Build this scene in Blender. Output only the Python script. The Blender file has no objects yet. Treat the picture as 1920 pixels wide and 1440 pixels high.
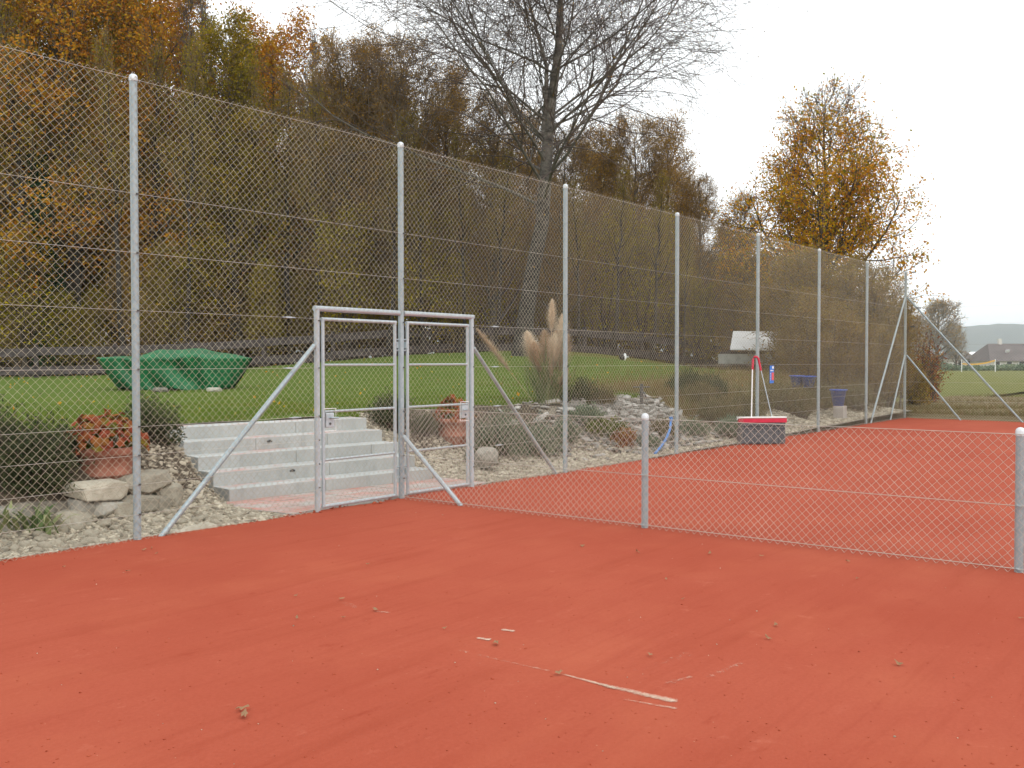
import bpy, bmesh, math
import numpy as np
from math import radians, pi, sin, cos

sc = bpy.context.scene
COL = sc.collection
RNG = np.random.default_rng(7)

# ------------------------------------------------------------------ camera
# X runs along the tall fence, Y points behind it (away from the court), Z up.
F_PX, TH, PITCH = 1820.0, radians(37.65), math.atan(43 / 1820.0)
CAM = np.array([-7.844, -7.618, 1.54])
_fh = np.array([cos(TH), sin(TH), 0.0]); _rt = np.array([sin(TH), -cos(TH), 0.0]); _z = np.array([0, 0, 1.0])
_fw = _fh * cos(PITCH) - _z * sin(PITCH); _up = _fh * sin(PITCH) + _z * cos(PITCH)
cd = bpy.data.cameras.new('camera'); cam = bpy.data.objects.new('camera', cd); COL.objects.link(cam)
cam.location = CAM; cam.rotation_euler = (pi / 2 - PITCH, 0, TH - pi / 2)
cd.sensor_width = 36; cd.lens = 36 * F_PX / 1920; cd.clip_start = 0.05; cd.clip_end = 6000
sc.camera = cam

# ------------------------------------------------------------------ world and sun (overcast late autumn)
SUN_EL, SUN_AZ = radians(42), radians(250)      # azimuth measured in the scene's XY plane
w = bpy.data.worlds.new('World'); sc.world = w; w.use_nodes = True
nt = w.node_tree; nt.nodes.clear()
sky = nt.nodes.new('ShaderNodeTexSky'); sky.sky_type = 'NISHITA'; sky.sun_disc = False
sky.sun_elevation = SUN_EL; sky.sun_rotation = pi / 2 - SUN_AZ; sky.dust_density = 4; sky.air_density = 1.2
hs = nt.nodes.new('ShaderNodeHueSaturation'); hs.inputs['Saturation'].default_value = 0.25
mx = nt.nodes.new('ShaderNodeMix'); mx.data_type = 'RGBA'; mx.inputs[0].default_value = 0.8
mx.inputs[7].default_value = (12.2, 12.5, 12.6, 1)
bg = nt.nodes.new('ShaderNodeBackground'); bg.inputs[1].default_value = 0.148
wo = nt.nodes.new('ShaderNodeOutputWorld')
nt.links.new(sky.outputs[0], hs.inputs['Color']); nt.links.new(hs.outputs[0], mx.inputs[6])
nt.links.new(mx.outputs[2], bg.inputs[0]); nt.links.new(bg.outputs[0], wo.inputs[0])
sd = bpy.data.lights.new('sun', 'SUN'); sd.energy = 1.0; sd.angle = radians(25); sd.color = (1, 0.97, 0.92)
so = bpy.data.objects.new('sun', sd); COL.objects.link(so)
so.location = (0, 0, 40)
so.rotation_euler = (pi / 2 - SUN_EL, 0, SUN_AZ + pi / 2)
sc.view_settings.view_transform = 'Standard'; sc.view_settings.look = 'None'
sc.view_settings.gamma = 1; sc.view_settings.exposure = 0.0
sc.cycles.max_bounces = 6; sc.cycles.diffuse_bounces = 4; sc.cycles.glossy_bounces = 2
sc.cycles.transmission_bounces = 3; sc.cycles.transparent_max_bounces = 4; sc.cycles.volume_bounces = 0
sc.cycles.caustics_reflective = False; sc.cycles.caustics_refractive = False

# ------------------------------------------------------------------ layout helpers
def at(px, py, d):
    """Point seen at photo pixel (px, py) and depth d in metres."""
    return CAM + d * (_fw + _rt * (px - 960) / F_PX - _up * (py - 720) / F_PX)
def plan(px, d):
    p = at(px, 700, d); return p[0], p[1]
def on_ground(px, py, z=0.0):
    r = _fw + _rt * (px - 960) / F_PX - _up * (py - 720) / F_PX
    return CAM + r * ((z - CAM[2]) / r[2])
def smooth(a, b, x):
    t = np.clip((x - a) / (b - a), 0, 1); return t * t * (3 - 2 * t)

_U = [-8, -1.75, -1.4, 1.7, 2.1, 4.5, 6, 9, 12, 20]
_V0 = [.55, .55, 1.5, 1.4, 1.1, 1.0, .35, .3, .4, .3]
_V1 = [2.0, 2.0, 3.1, 2.9, 3.2, 3.2, 2.5, 2.3, 3.2, 3.5]
_MC = plan(1000, 38)
def land(u, v):
    """Height of the land behind the fence."""
    u = np.asarray(u, float); v = np.asarray(v, float)
    v0 = np.interp(u, _U, _V0); v1 = np.interp(u, _U, _V1)
    z = .76 * smooth(0, 1, (v - v0) / (v1 - v0))
    z = z + 1.15 * np.exp(-(((u - _MC[0]) ** 2 + (v - _MC[1]) ** 2) / (2 * 8.0 ** 2)))
    z = z + .13 * np.exp(-((u - 7.2) ** 2 / 1.6 + (v - 1.3) ** 2 / .7))
    z = z + .20 * np.exp(-((u - 13.0) ** 2 / .5 + (v - .9) ** 2 / .3))
    z = z + .1 * smooth(6, 40, v)
    z = z * (1 - smooth(19.0, 26, u) * (1 - smooth(4, 14, v)))
    z = z + (.012 * np.sin(u * 2.3 + v * 1.7) + .01 * np.sin(u * 5.1 - v * 3.3)) * smooth(.1, .8, v)
    return z
LAWN_U = [-30, -1.7, -1.25, 1.9, 2.2, 4.6, 6.2, 9, 12, 15, 20]
LAWN_V = [2.15, 2.15, 3.05, 2.68, 3.0, 2.9, 2.3, 2.1, 2.4, 2.0, 1.8]
def lawn_edge(u): return np.interp(u, LAWN_U, LAWN_V)

# ------------------------------------------------------------------ object helpers
def link(o, parent=None):
    COL.objects.link(o)
    if parent is not None: o.parent = parent
    return o
def tag(o, label=None, cat=None, group=None, kind=None):
    if label: o['label'] = label
    if cat: o['category'] = cat
    if group: o['group'] = group
    if kind: o['kind'] = kind
    return o
def empty(name, loc=(0, 0, 0), rz=0.0):
    o = bpy.data.objects.new(name, None); o.location = [float(x) for x in loc]; o.rotation_euler = (0, 0, rz)
    o.empty_display_size = .2
    return link(o)
def copy_tree(o, parent=None):
    c = o.copy(); COL.objects.link(c); c.parent = parent
    for ch in o.children: copy_tree(ch, c)
    return c

class MB:
    """Collects vertices and faces of one mesh."""
    def __init__(s): s.v = []; s.q = []; s.t = []; s.qm = []; s.tm = []; s.n = 0
    def add(s, V, q=None, t=None, m=0):
        V = np.asarray(V, float).reshape(-1, 3)
        if q is not None and len(q):
            q = np.asarray(q, int).reshape(-1, 4); s.q.append(q + s.n); s.qm.append(np.full(len(q), m))
        if t is not None and len(t):
            t = np.asarray(t, int).reshape(-1, 3); s.t.append(t + s.n); s.tm.append(np.full(len(t), m))
        s.v.append(V); s.n += len(V); return s
    def box(s, c, size, rz=0.0, m=0, R=None):
        x, y, z = [k / 2 for k in size]
        V = np.array([[a * x, b * y, g * z] for a in (-1, 1) for b in (-1, 1) for g in (-1, 1)])
        if R is None: R = np.array([[cos(rz), -sin(rz), 0], [sin(rz), cos(rz), 0], [0, 0, 1]])
        s.add(V @ np.asarray(R).T + np.asarray(c), [[0, 1, 3, 2], [4, 6, 7, 5], [0, 4, 5, 1], [2, 3, 7, 6], [0, 2, 6, 4], [1, 5, 7, 3]], m=m)
        return s
    def tube(s, pts, r, n=10, m=0, cap=True):
        P = np.asarray(pts, float)[None]; K = P.shape[1]
        R = np.broadcast_to(np.asarray(r, float), (K,))[None]
        V, q = tubes(P, R, n); s.add(V, q, m=m)
        if cap:
            for k, o in ((0, 1), (K - 1, -1)):
                ring = V[k * n:(k + 1) * n]; c = ring.mean(0)
                t = [[0, 1 + (i + 1) % n, 1 + i][::o] for i in range(n)]
                s.add(np.vstack([c, ring]), t=t, m=m)
        return s
    def lathe(s, prof, c=(0, 0, 0), n=28, m=0):
        prof = np.asarray(prof, float); K = len(prof); a = np.linspace(0, 2 * pi, n, endpoint=False)
        V = np.stack([prof[:, 0:1] * np.cos(a), prof[:, 0:1] * np.sin(a), np.repeat(prof[:, 1:2], n, 1)], -1).reshape(-1, 3) + np.asarray(c)
        q = [[k * n + i, k * n + (i + 1) % n, (k + 1) * n + (i + 1) % n, (k + 1) * n + i] for k in range(K - 1) for i in range(n)]
        s.add(V, q, m=m); return s
    def mesh(s, name, mats, smooth_=False):
        V = np.concatenate(s.v); me = bpy.data.meshes.new(name)
        Q = np.concatenate(s.q) if s.q else np.zeros((0, 4), int); T = np.concatenate(s.t) if s.t else np.zeros((0, 3), int)
        me.vertices.add(len(V)); me.vertices.foreach_set('co', V.astype(np.float32).ravel())
        me.loops.add(len(Q) * 4 + len(T) * 3)
        me.loops.foreach_set('vertex_index', np.concatenate([Q.ravel(), T.ravel()]).astype(np.int32))
        me.polygons.add(len(Q) + len(T))
        ls = np.concatenate([np.arange(len(Q)) * 4, len(Q) * 4 + np.arange(len(T)) * 3]).astype(np.int32)
        me.polygons.foreach_set('loop_start', ls)
        mi = np.concatenate(s.qm + s.tm).astype(np.int32)
        me.polygons.foreach_set('material_index', mi)
        me.polygons.foreach_set('use_smooth', np.full(len(mi), bool(smooth_)))
        for m in (mats if isinstance(mats, (list, tuple)) else [mats]): me.materials.append(m)
        me.update(calc_edges=True); me.validate()
        return me
    def build(s, name, mats, parent=None, smooth_=False, bevel=0):
        o = link(bpy.data.objects.new(name, s.mesh(name, mats, smooth_)), parent)
        if bevel:
            b = o.modifiers.new('bevel', 'BEVEL'); b.width = bevel; b.segments = 2; b.limit_method = 'ANGLE'
        return o

def norm(a): return a / (np.linalg.norm(a, axis=-1, keepdims=True) + 1e-9)
def frames(T):
    ref = np.where(np.abs(T[..., 2:3]) > .9, np.array([1.0, 0, 0]), np.array([0, 0, 1.0]))
    A = norm(np.cross(T, ref)); return A, np.cross(T, A)
def tubes(P, R, n):
    """P (B,K,3), R (B,K) -> vertices and quads of B tubes with n sides."""
    B, K = P.shape[:2]
    T = norm(np.gradient(P, axis=1)); A, Bn = frames(T)
    a = np.linspace(0, 2 * pi, n, endpoint=False)
    V = P[:, :, None] + R[:, :, None, None] * (np.cos(a)[:, None] * A[:, :, None] + np.sin(a)[:, None] * Bn[:, :, None])
    idx = np.arange(B * K * n).reshape(B, K, n); i2 = np.roll(idx, -1, 2)
    q = np.stack([idx[:, :-1], i2[:, :-1], i2[:, 1:], idx[:, 1:]], -1).reshape(-1, 4)
    return V.reshape(-1, 3), q

# ------------------------------------------------------------------ material helpers
def mat(name):
    m = bpy.data.materials.new(name); m.use_nodes = True; t = m.node_tree
    return m, t, t.nodes['Principled BSDF']
def N(t, typ, **kw):
    n = t.nodes.new(typ)
    for k, v in kw.items():
        if k.startswith('i_'):
            n.inputs[k[2:].replace('_', ' ')].default_value = v
        else: setattr(n, k, v)
    return n
def coord(t, scale=(1, 1, 1), rot=0.0):
    tc = N(t, 'ShaderNodeTexCoord'); mp = N(t, 'ShaderNodeMapping')
    mp.inputs['Scale'].default_value = scale; mp.inputs['Rotation'].default_value = (0, 0, rot)
    t.links.new(tc.outputs['Object'], mp.inputs[0]); return mp.outputs[0]
def noise(t, scale, detail=4, vec=None, rough=.55):
    n = N(t, 'ShaderNodeTexNoise'); n.inputs['Scale'].default_value = scale
    n.inputs['Detail'].default_value = detail; n.inputs['Roughness'].default_value = rough
    t.links.new(vec if vec is not None else coord(t), n.inputs['Vector']); return n.outputs['Fac']
def ramp(t, fac, stops):
    r = N(t, 'ShaderNodeValToRGB'); e = r.color_ramp.elements
    while len(e) < len(stops): e.new(.5)
    for k, (p, c) in enumerate(stops):
        e[k].position = p; e[k].color = (*c, 1) if len(c) == 3 else c
    t.links.new(fac, r.inputs[0]); return r.outputs[0]
def mixc(t, fac, a, b, mode='MIX'):
    n = N(t, 'ShaderNodeMix', data_type='RGBA', blend_type=mode)
    for s, v in ((0, fac), (6, a), (7, b)):
        if isinstance(v, (int, float)): n.inputs[s].default_value = v
        elif isinstance(v, tuple): n.inputs[s].default_value = (*v, 1) if len(v) == 3 else v
        else: t.links.new(v, n.inputs[s])
    return n.outputs[2]
def bump(t, b, h, strength=.3, dist=.01):
    n = N(t, 'ShaderNodeBump'); n.inputs['Strength'].default_value = strength; n.inputs['Distance'].default_value = dist
    t.links.new(h, n.inputs['Height']); t.links.new(n.outputs[0], b.inputs['Normal'])
G = lambda x: (x, x, x)
def basic(name, c1, c2=None, scale=20, rough=.7, metal=0.0, bs=.0, bscale=60, spec=.4):
    m, t, b = mat(name); c2 = c2 or c1
    t.links.new(ramp(t, noise(t, scale, 5), [(.35, c1), (.65, c2)]), b.inputs['Base Color'])
    b.inputs['Roughness'].default_value = rough; b.inputs['Metallic'].default_value = metal
    b.inputs['Specular IOR Level'].default_value = spec
    if bs: bump(t, b, noise(t, bscale, 5), bs, .01)
    return m
def leafmat(name, stops, trans=.3, rough=.6):
    m, t, b = mat(name)
    g = N(t, 'ShaderNodeNewGeometry')
    c = ramp(t, g.outputs['Random Per Island'], stops)
    n = noise(t, .55, 2); c = mixc(t, ramp(t, n, [(.35, G(.0)), (.7, G(.45))]), c, mixc(t, 1.0, c, (1.35, .95, .75), 'MULTIPLY'))
    t.links.new(c, b.inputs['Base Color']); b.inputs['Roughness'].default_value = rough
    b.inputs['Specular IOR Level'].default_value = .03
    tr = N(t, 'ShaderNodeBsdfTranslucent'); t.links.new(c, tr.inputs[0])
    ms = N(t, 'ShaderNodeMixShader'); ms.inputs[0].default_value = trans
    t.links.new(b.outputs[0], ms.inputs[1]); t.links.new(tr.outputs[0], ms.inputs[2])
    t.links.new(ms.outputs[0], t.nodes['Material Output'].inputs[0])
    return m

# galvanised steel
M = {}
def galv(name, c1, c2, scale, rough=.45, metal=.35):
    m, t, b = mat(name)
    v = N(t, 'ShaderNodeTexVoronoi'); v.inputs['Scale'].default_value = scale
    t.links.new(coord(t, (1, 1, .5)), v.inputs['Vector'])
    c = mixc(t, .45, ramp(t, v.outputs['Color'], [(.1, c1), (.9, c2)]), ramp(t, noise(t, 9, 5), [(.3, c1), (.7, c2)]))
    t.links.new(c, b.inputs['Base Color']); b.inputs['Metallic'].default_value = metal
    t.links.new(ramp(t, noise(t, 30, 3), [(.3, G(rough - .1)), (.7, G(rough + .12))]), b.inputs['Roughness'])
    return m
M['galv'] = galv('galvanised_steel', (.285, .355, .38), (.40, .475, .50), 45, .5, .3)
M['galv_light'] = galv('galvanised_tube', (.38, .435, .46), (.50, .555, .58), 60, .5, .3)
M['wire'] = basic('fence_wire', (.42, .38, .28), (.52, .48, .37), 3, .5, .25)
M['wire_lit'] = basic('lit_fence_wire', (.50, .44, .38), (.60, .54, .47), 3, .5, .1)  # same wire as the tall fence, sky light put into a brighter colour
M['cable'] = basic('tension_cable', (.46, .44, .38), (.54, .52, .46), 3, .45, .3)
M['cap'] = basic('zinc_cap', (.55, .59, .61), (.65, .68, .7), 30, .4, .2)
M['white_plastic'] = basic('white_plastic', (.72, .72, .70), (.8, .8, .78), 30, .45)
M['dark_metal'] = basic('dark_metal', (.08, .08, .08), (.14, .14, .13), 30, .5, .4)

# red clay
m, t, b = mat('red_clay'); M['clay'] = m
c = ramp(t, noise(t, .35, 6, rough=.6), [(.3, (.325, .066, .037)), (.7, (.385, .092, .054))])
st = noise(t, 1.6, 6, coord(t, (.22, 2.2, 1), radians(-28)), .65)
c = mixc(t, ramp(t, st, [(.55, G(0)), (.78, G(.55))]), c, (.262, .048, .023))
st2 = noise(t, 2.3, 5, coord(t, (.3, 1.9, 1), radians(25)), .6)
c = mixc(t, ramp(t, st2, [(.62, G(0)), (.8, G(.4))]), c, (.44, .125, .08))
c = mixc(t, ramp(t, noise(t, 55, 4), [(.3, G(.35)), (.7, G(0))]), c, (.27, .052, .026))
c = mixc(t, ramp(t, noise(t, 4.5, 7, coord(t, (.6, 1.5, 1), radians(12)), .7), [(.60, G(0)), (.74, G(.6))]), c, (.25, .038, .019))
c = mixc(t, ramp(t, noise(t, .9, 5, coord(t, (1, 1.3, 1)), .6), [(.5, G(0)), (.75, G(.5))]), c, (.40, .105, .056))
c = mixc(t, ramp(t, noise(t, 5.5, 6, coord(t, (.10, 2.6, 1), radians(-33)), .6), [(.53, G(0)), (.70, G(.22))]), c, (.262, .046, .024))
c = mixc(t, ramp(t, noise(t, 3.2, 8, coord(t, (1, 1, 1)), .78), [(.60, G(0)), (.70, G(.45))]), c, (.45, .135, .085))
sp = N(t, 'ShaderNodeTexVoronoi'); sp.inputs['Scale'].default_value = 9; t.links.new(coord(t), sp.inputs['Vector'])
c = mixc(t, ramp(t, sp.outputs['Distance'], [(.018, G(.55)), (.035, G(0))]), c, (.5, .30, .2))
t.links.new(c, b.inputs['Base Color']); b.inputs['Roughness'].default_value = 1.0; b.inputs['Specular IOR Level'].default_value = .06
hh = mixc(t, .5, noise(t, 210, 3), noise(t, 16, 6, rough=.65)); hh = mixc(t, .62, hh, noise(t, 2.6, 5, coord(t, (.45, 1.6, 1), radians(-28)), .6)); bump(t, b, hh, .55, .016)

# lawn
def grassy(name, a, b_, c_, s=1.0):
    m, t, b = mat(name)
    c = ramp(t, noise(t, 1.1 * s, 5), [(.3, a), (.55, b_), (.75, c_)])
    c = mixc(t, ramp(t, noise(t, 38 * s, 4, rough=.7), [(.3, G(.6)), (.7, G(0))]), c, tuple(x * .55 for x in a))
    t.links.new(c, b.inputs['Base Color']); b.inputs['Roughness'].default_value = .9; b.inputs['Specular IOR Level'].default_value = .15
    bump(t, b, noise(t, 60 * s, 5, rough=.7), .8, .03)
    return m
M['lawn'] = grassy('lawn_grass', (.095, .155, .022), (.122, .18, .028), (.155, .20, .04))
M['field'] = grassy('field_grass', (.125, .135, .026), (.155, .16, .036), (.19, .165, .055), .35)
M['bank'] = grassy('dry_bank', (.17, .13, .065), (.25, .195, .105), (.17, .17, .06), .8)
M['gravel_base'] = basic('gravel_base', (.15, .13, .10), (.28, .25, .20), 22, .9, bs=.9, bscale=45)
M['soil'] = basic('soil', (.05, .038, .026), (.10, .075, .05), 9, .95, bs=.8, bscale=30)
M['forest_floor'] = basic('forest_floor', (.05, .04, .02), (.13, .075, .03), 4, .95, bs=.6, bscale=12)
def stone(name, a, b_, s=14):
    m, t, b = mat(name); g = N(t, 'ShaderNodeNewGeometry')
    c = ramp(t, g.outputs['Random Per Island'], [(0, tuple(x * .62 for x in a)), (.35, a), (.7, b_), (1, tuple(min(1, x * 1.25) for x in b_))])
    c = mixc(t, ramp(t, noise(t, s, 6, rough=.65), [(.35, G(.0)), (.72, G(.7))]), c, mixc(t, 1.0, c, (.55, .52, .48), 'MULTIPLY'))
    t.links.new(c, b.inputs['Base Color']); b.inputs['Roughness'].default_value = .85
    bump(t, b, mixc(t, .5, noise(t, s * 2.5, 6), noise(t, s * .9, 6, coord(t, (.6, .6, 3.2)), .7)), .9, .035); return m
M['stone'] = stone('pebble_stone', (.36, .315, .235), (.52, .465, .36))
M['boulder'] = stone('limestone', (.36, .33, .26), (.48, .44, .35), 9)
M['boulder_grey'] = stone('grey_limestone', (.30, .285, .24), (.42, .40, .345), 9)
M['flake'] = stone('pale_flakes', (.28, .27, .24), (.42, .40, .37))

# concrete with clay dust
def concrete(name, a, b_, dust):
    m, t, b = mat(name)
    c = ramp(t, noise(t, 2.2, 6), [(.3, a), (.7, b_)])
    c = mixc(t, ramp(t, noise(t, 70, 4), [(.3, G(.25)), (.7, G(0))]), c, tuple(x * .7 for x in a))
    c = mixc(t, ramp(t, noise(t, 4.5, 7, coord(t, (2.2, 2.2, .35)), .7), [(.50, G(0)), (.70, G(.45))]), c, tuple(x * .62 for x in a))
    geo = N(t, 'ShaderNodeNewGeometry'); sx = N(t, 'ShaderNodeSeparateXYZ'); t.links.new(geo.outputs['Normal'], sx.inputs[0])
    up = ramp(t, sx.outputs['Z'], [(.4, G(0)), (.8, G(1))])
    d = ramp(t, noise(t, 1.3, 7, coord(t, (1, 2.2, 1)), .7), [(.52 - .1 * (dust > .7), G(0)), (.66, G(dust))])
    c = mixc(t, mixc(t, 1.0, up, d, 'MULTIPLY'), c, (.50, .15, .10))
    t.links.new(c, b.inputs['Base Color']); b.inputs['Roughness'].default_value = .88
    bump(t, b, noise(t, 120, 4), .25, .004); return m
M['concrete'] = concrete('step_concrete', (.39, .405, .39), (.49, .505, .49), .7)
M['paving'] = concrete('paving_concrete', (.36, .33, .30), (.48, .45, .42), .9)
M['terracotta'] = basic('terracotta', (.31, .115, .072), (.43, .19, .13), 8, .85, bs=.15, bscale=50)
M['wood_dark'] = basic('weathered_wood', (.045, .038, .036), (.10, .085, .080), 6, .9, bs=.4, bscale=25)
M['tarp'] = basic('green_tarpaulin', (.004, .085, .028), (.009, .15, .052), 3, .5, bs=.25, bscale=6, spec=.3)
M['red_plastic'] = basic('red_plastic', (.50, .02, .05), (.58, .03, .07), 12, .5)
M['bristle'] = basic('bristle', (.09, .09, .092), (.19, .19, .195), 30, .8)
M['blue_plastic'] = basic('blue_plastic', (.012, .065, .33), (.022, .10, .45), 9, .5)
M['hose'] = basic('blue_hose', (.05, .17, .45), (.09, .25, .55), 20, .5)
M['sign_blue'] = basic('sign_blue', (.03, .16, .55), (.04, .19, .62), 20, .45)
M['sign_red'] = basic('sign_red', (.62, .08, .08), (.68, .1, .1), 20, .5)
M['line_white'] = None
# bark
def bark(name, a, b_, s=6, z=.25):
    m, t, b = mat(name)
    c = ramp(t, noise(t, s, 6, coord(t, (1, 1, z)), .65), [(.35, a), (.65, b_)])
    t.links.new(c, b.inputs['Base Color']); b.inputs['Roughness'].default_value = .9
    bump(t, b, noise(t, s * 3, 5, coord(t, (1, 1, z))), .7, .04); return m
M['bark'] = bark('brown_bark', (.045, .036, .026), (.10, .082, .06))
M['bark_dark'] = bark('dark_bark', (.022, .018, .014), (.06, .05, .04))
M['bark_grey'] = bark('grey_bark', (.085, .075, .062), (.17, .155, .13))
m, t, b = mat('birch_bark'); M['bark_birch'] = m
_n = noise(t, 3.2, 6, coord(t, (1, 1, 1.6)), .65); _s = N(t, 'ShaderNodeSeparateXYZ'); t.links.new(coord(t), _s.inputs[0])
_k = N(t, 'ShaderNodeMapRange'); _k.inputs[1].default_value = 3.0; _k.inputs[2].default_value = 9.0; t.links.new(_s.outputs['Z'], _k.inputs[0])    # rough dark bark low down, pale peeling bark above
_lo = ramp(t, _n, [(.40, (.022, .020, .017)), (.72, (.085, .078, .066))]); _hi = ramp(t, _n, [(.38, (.045, .038, .03)), (.66, (.25, .225, .19))])
t.links.new(mixc(t, _k.outputs[0], _lo, _hi), b.inputs['Base Color']); b.inputs['Roughness'].default_value = .9; bump(t, b, noise(t, 9, 5, coord(t, (1, 1, .5))), .8, .05)
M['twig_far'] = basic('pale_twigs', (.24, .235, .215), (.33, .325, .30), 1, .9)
M['twig'] = basic('twigs', (.075, .055, .045), (.12, .092, .078), 2, .9)
M['twig_brown'] = basic('brown_twigs', (.17, .115, .055), (.26, .18, .09), 1, .9)
M['ivy'] = leafmat('ivy_leaves', [(0, (.015, .045, .018)), (.6, (.03, .075, .03)), (1, (.05, .10, .04))], .15)
M['lf_orange'] = leafmat('orange_leaves', [(0, (0.29, 0.1087, 0.0116)), (0.35, (0.493, 0.2175, 0.0174)), (0.7, (0.551, 0.319, 0.0232)), (1, (0.319, 0.2465, 0.0174))], .4)
M['lf_gold'] = leafmat('golden_leaves', [(0, (0.492, 0.1968, 0.0118)), (0.3, (0.6396, 0.3321, 0.0148)), (0.65, (0.5658, 0.369, 0.0177)), (0.9, (0.3444, 0.2952, 0.0177)), (1, (0.1476, 0.1845, 0.0148))], .5)
M['lf_olive'] = leafmat('olive_leaves', [(0, (0.1275, 0.105, 0.0108)), (0.5, (0.2475, 0.207, 0.0156)), (0.85, (0.3525, 0.3, 0.0192)), (1, (0.42, 0.2625, 0.024))], .4)
M['lf_shade'] = leafmat('shaded_wood_leaves', [(0, (.05, .040, .010)), (.6, (.10, .08, .014)), (1, (.16, .12, .02))], .3)  # leaf colour darkened to stand in for shade deep between the trees
M['lf_yellow'] = leafmat('yellow_green_leaves', [(0, (0.174, 0.1668, 0.0116)), (0.5, (0.3335, 0.29, 0.0162)), (1, (0.522, 0.435, 0.0209))], .4)
M['lf_brown'] = leafmat('brown_leaves', [(0, (0.224, 0.1248, 0.0179)), (0.5, (0.384, 0.232, 0.0282)), (1, (0.512, 0.328, 0.0358))], .4)
M['lf_hedge'] = leafmat('hedge_leaves', [(0, (0.145, 0.1087, 0.0209)), (0.45, (0.261, 0.1958, 0.0302)), (0.8, (0.319, 0.1885, 0.0348)), (1, (0.319, 0.29, 0.0325))], .35)
M['lf_tuss'] = leafmat('tussock_blades', [(0, (.085, .082, .035)), (.5, (.15, .14, .065)), (.85, (.22, .19, .10)), (1, (.13, .15, .06))], .3)
M['lf_red'] = leafmat('red_leaves', [(0, (0.169, 0.039, 0.0208)), (0.5, (0.312, 0.104, 0.0364)), (0.8, (0.364, 0.195, 0.0312)), (1, (0.182, 0.169, 0.026))], .3)
M['lf_dark'] = leafmat('dark_green_leaves', [(0, (.028, .045, .022)), (.6, (.065, .088, .042)), (1, (.12, .145, .07))], .2)
M['lf_grey'] = leafmat('grey_green_leaves', [(0, (.085, .135, .090)), (.6, (.165, .235, .155)), (1, (.25, .32, .21))], .35)
M['lf_green'] = leafmat('green_leaves', [(0, (.06, .10, .02)), (.6, (.11, .16, .03)), (1, (.18, .20, .035))], .3)
M['lf_pot'] = leafmat('potted_leaves', [(0, (.20, .045, .025)), (.35, (.30, .08, .04)), (.65, (.27, .115, .035)), (.85, (.22, .15, .025)), (1, (.09, .11, .018))], .25)
M['blade'] = leafmat('strap_leaves', [(0, (.10, .16, .06)), (.5, (.20, .26, .12)), (1, (.30, .34, .17))], .3)
M['grassblade'] = leafmat('grass_blades', [(0, (.075, .13, .015)), (.5, (.12, .19, .025)), (.9, (.165, .22, .035)), (1, (.24, .22, .07))], .3)
M['dryblade'] = leafmat('dry_blades', [(0, (.14, .10, .045)), (.5, (.22, .17, .085)), (1, (.13, .15, .04))], .3)
M['plume'] = leafmat('pampas_plume', [(0, (.66, .58, .44)), (.5, (.78, .71, .57)), (1, (.88, .84, .74))], .7)
M['plume_old'] = leafmat('old_pampas', [(0, (.46, .33, .21)), (.5, (.60, .48, .34)), (1, (.76, .68, .54))], .65)
M['dead_leaf'] = leafmat('dead_leaf', [(0, (.12, .07, .04)), (.5, (.24, .15, .085)), (1, (.36, .27, .17))], .1)

def ico(sub):
    bm = bmesh.new(); bmesh.ops.create_icosphere(bm, subdivisions=sub, radius=1)
    V = np.array([v.co[:] for v in bm.verts]); Fc = np.array([[v.index for v in f.verts] for f in bm.faces]); bm.free()
    return V, Fc
ICO1, ICO2, ICO3 = ico(1), ico(2), ico(3)

def leaf_quads(P, size, rng, up=.3, aspect=.62):
    """Folded diamond leaves at the points P."""
    n = len(P); d = norm(rng.normal(size=(n, 3)) + np.array([0, 0, -up])); A, B = frames(d)
    ph = rng.uniform(0, 2 * pi, n)[:, None]; side = np.cos(ph) * A + np.sin(ph) * B; nrm = np.cross(d, side)
    s = (np.asarray(size) * rng.uniform(.6, 1.35, n))[:, None]
    V = np.stack([P, P + d * s * .5 + side * s * aspect * .5 + nrm * s * .12, P + d * s, P + d * s * .5 - side * s * aspect * .5 + nrm * s * .12], 1)
    return V.reshape(-1, 3), np.arange(4 * n).reshape(-1, 4)

def children(P, R, L, n, t0, t1, ang, lenf, K, up, wig, rng, rr=.6, rtip=.25, ph0=None):
    """n branches on each of the parent polylines."""
    B, K0 = P.shape[:2]; idx = np.repeat(np.arange(B), n); tot = B * n
    t = t0 + (t1 - t0) * ((np.tile(np.arange(n), B) + rng.uniform(0, 1, tot)) / n)
    f = t * (K0 - 1.001); i = f.astype(int); fr = (f - i)[:, None]
    pos = P[idx, i] * (1 - fr) + P[idx, i + 1] * fr; T = norm(P[idx, i + 1] - P[idx, i])
    pr = R[idx, i] * (1 - fr[:, 0]) + R[idx, i + 1] * fr[:, 0]
    A, Bn = frames(T); ph = (np.tile(np.arange(n), B) * 2.4 + rng.uniform(0, 1.2, tot))[:, None] + np.repeat(rng.uniform(0, 6.28, B), n)[:, None]
    a = radians(1) * rng.uniform(ang[0], ang[1], tot)[:, None]
    d = np.cos(a) * T + np.sin(a) * (np.cos(ph) * A + np.sin(ph) * Bn)
    ln = lenf(t, L[idx]) * rng.uniform(.75, 1.2, tot)
    Q = np.zeros((tot, K, 3)); Q[:, 0] = pos
    for k in range(1, K):
        d = norm(d + np.array([0, 0, up]) / (K - 1) + wig * rng.normal(size=(tot, 3)))
        Q[:, k] = Q[:, k - 1] + d * (ln / (K - 1))[:, None]
    r0 = pr * rr; tt = np.linspace(0, 1, K)[None]
    RR = r0[:, None] * (1 - tt * (1 - rtip))
    return Q, RR, ln, t

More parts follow.
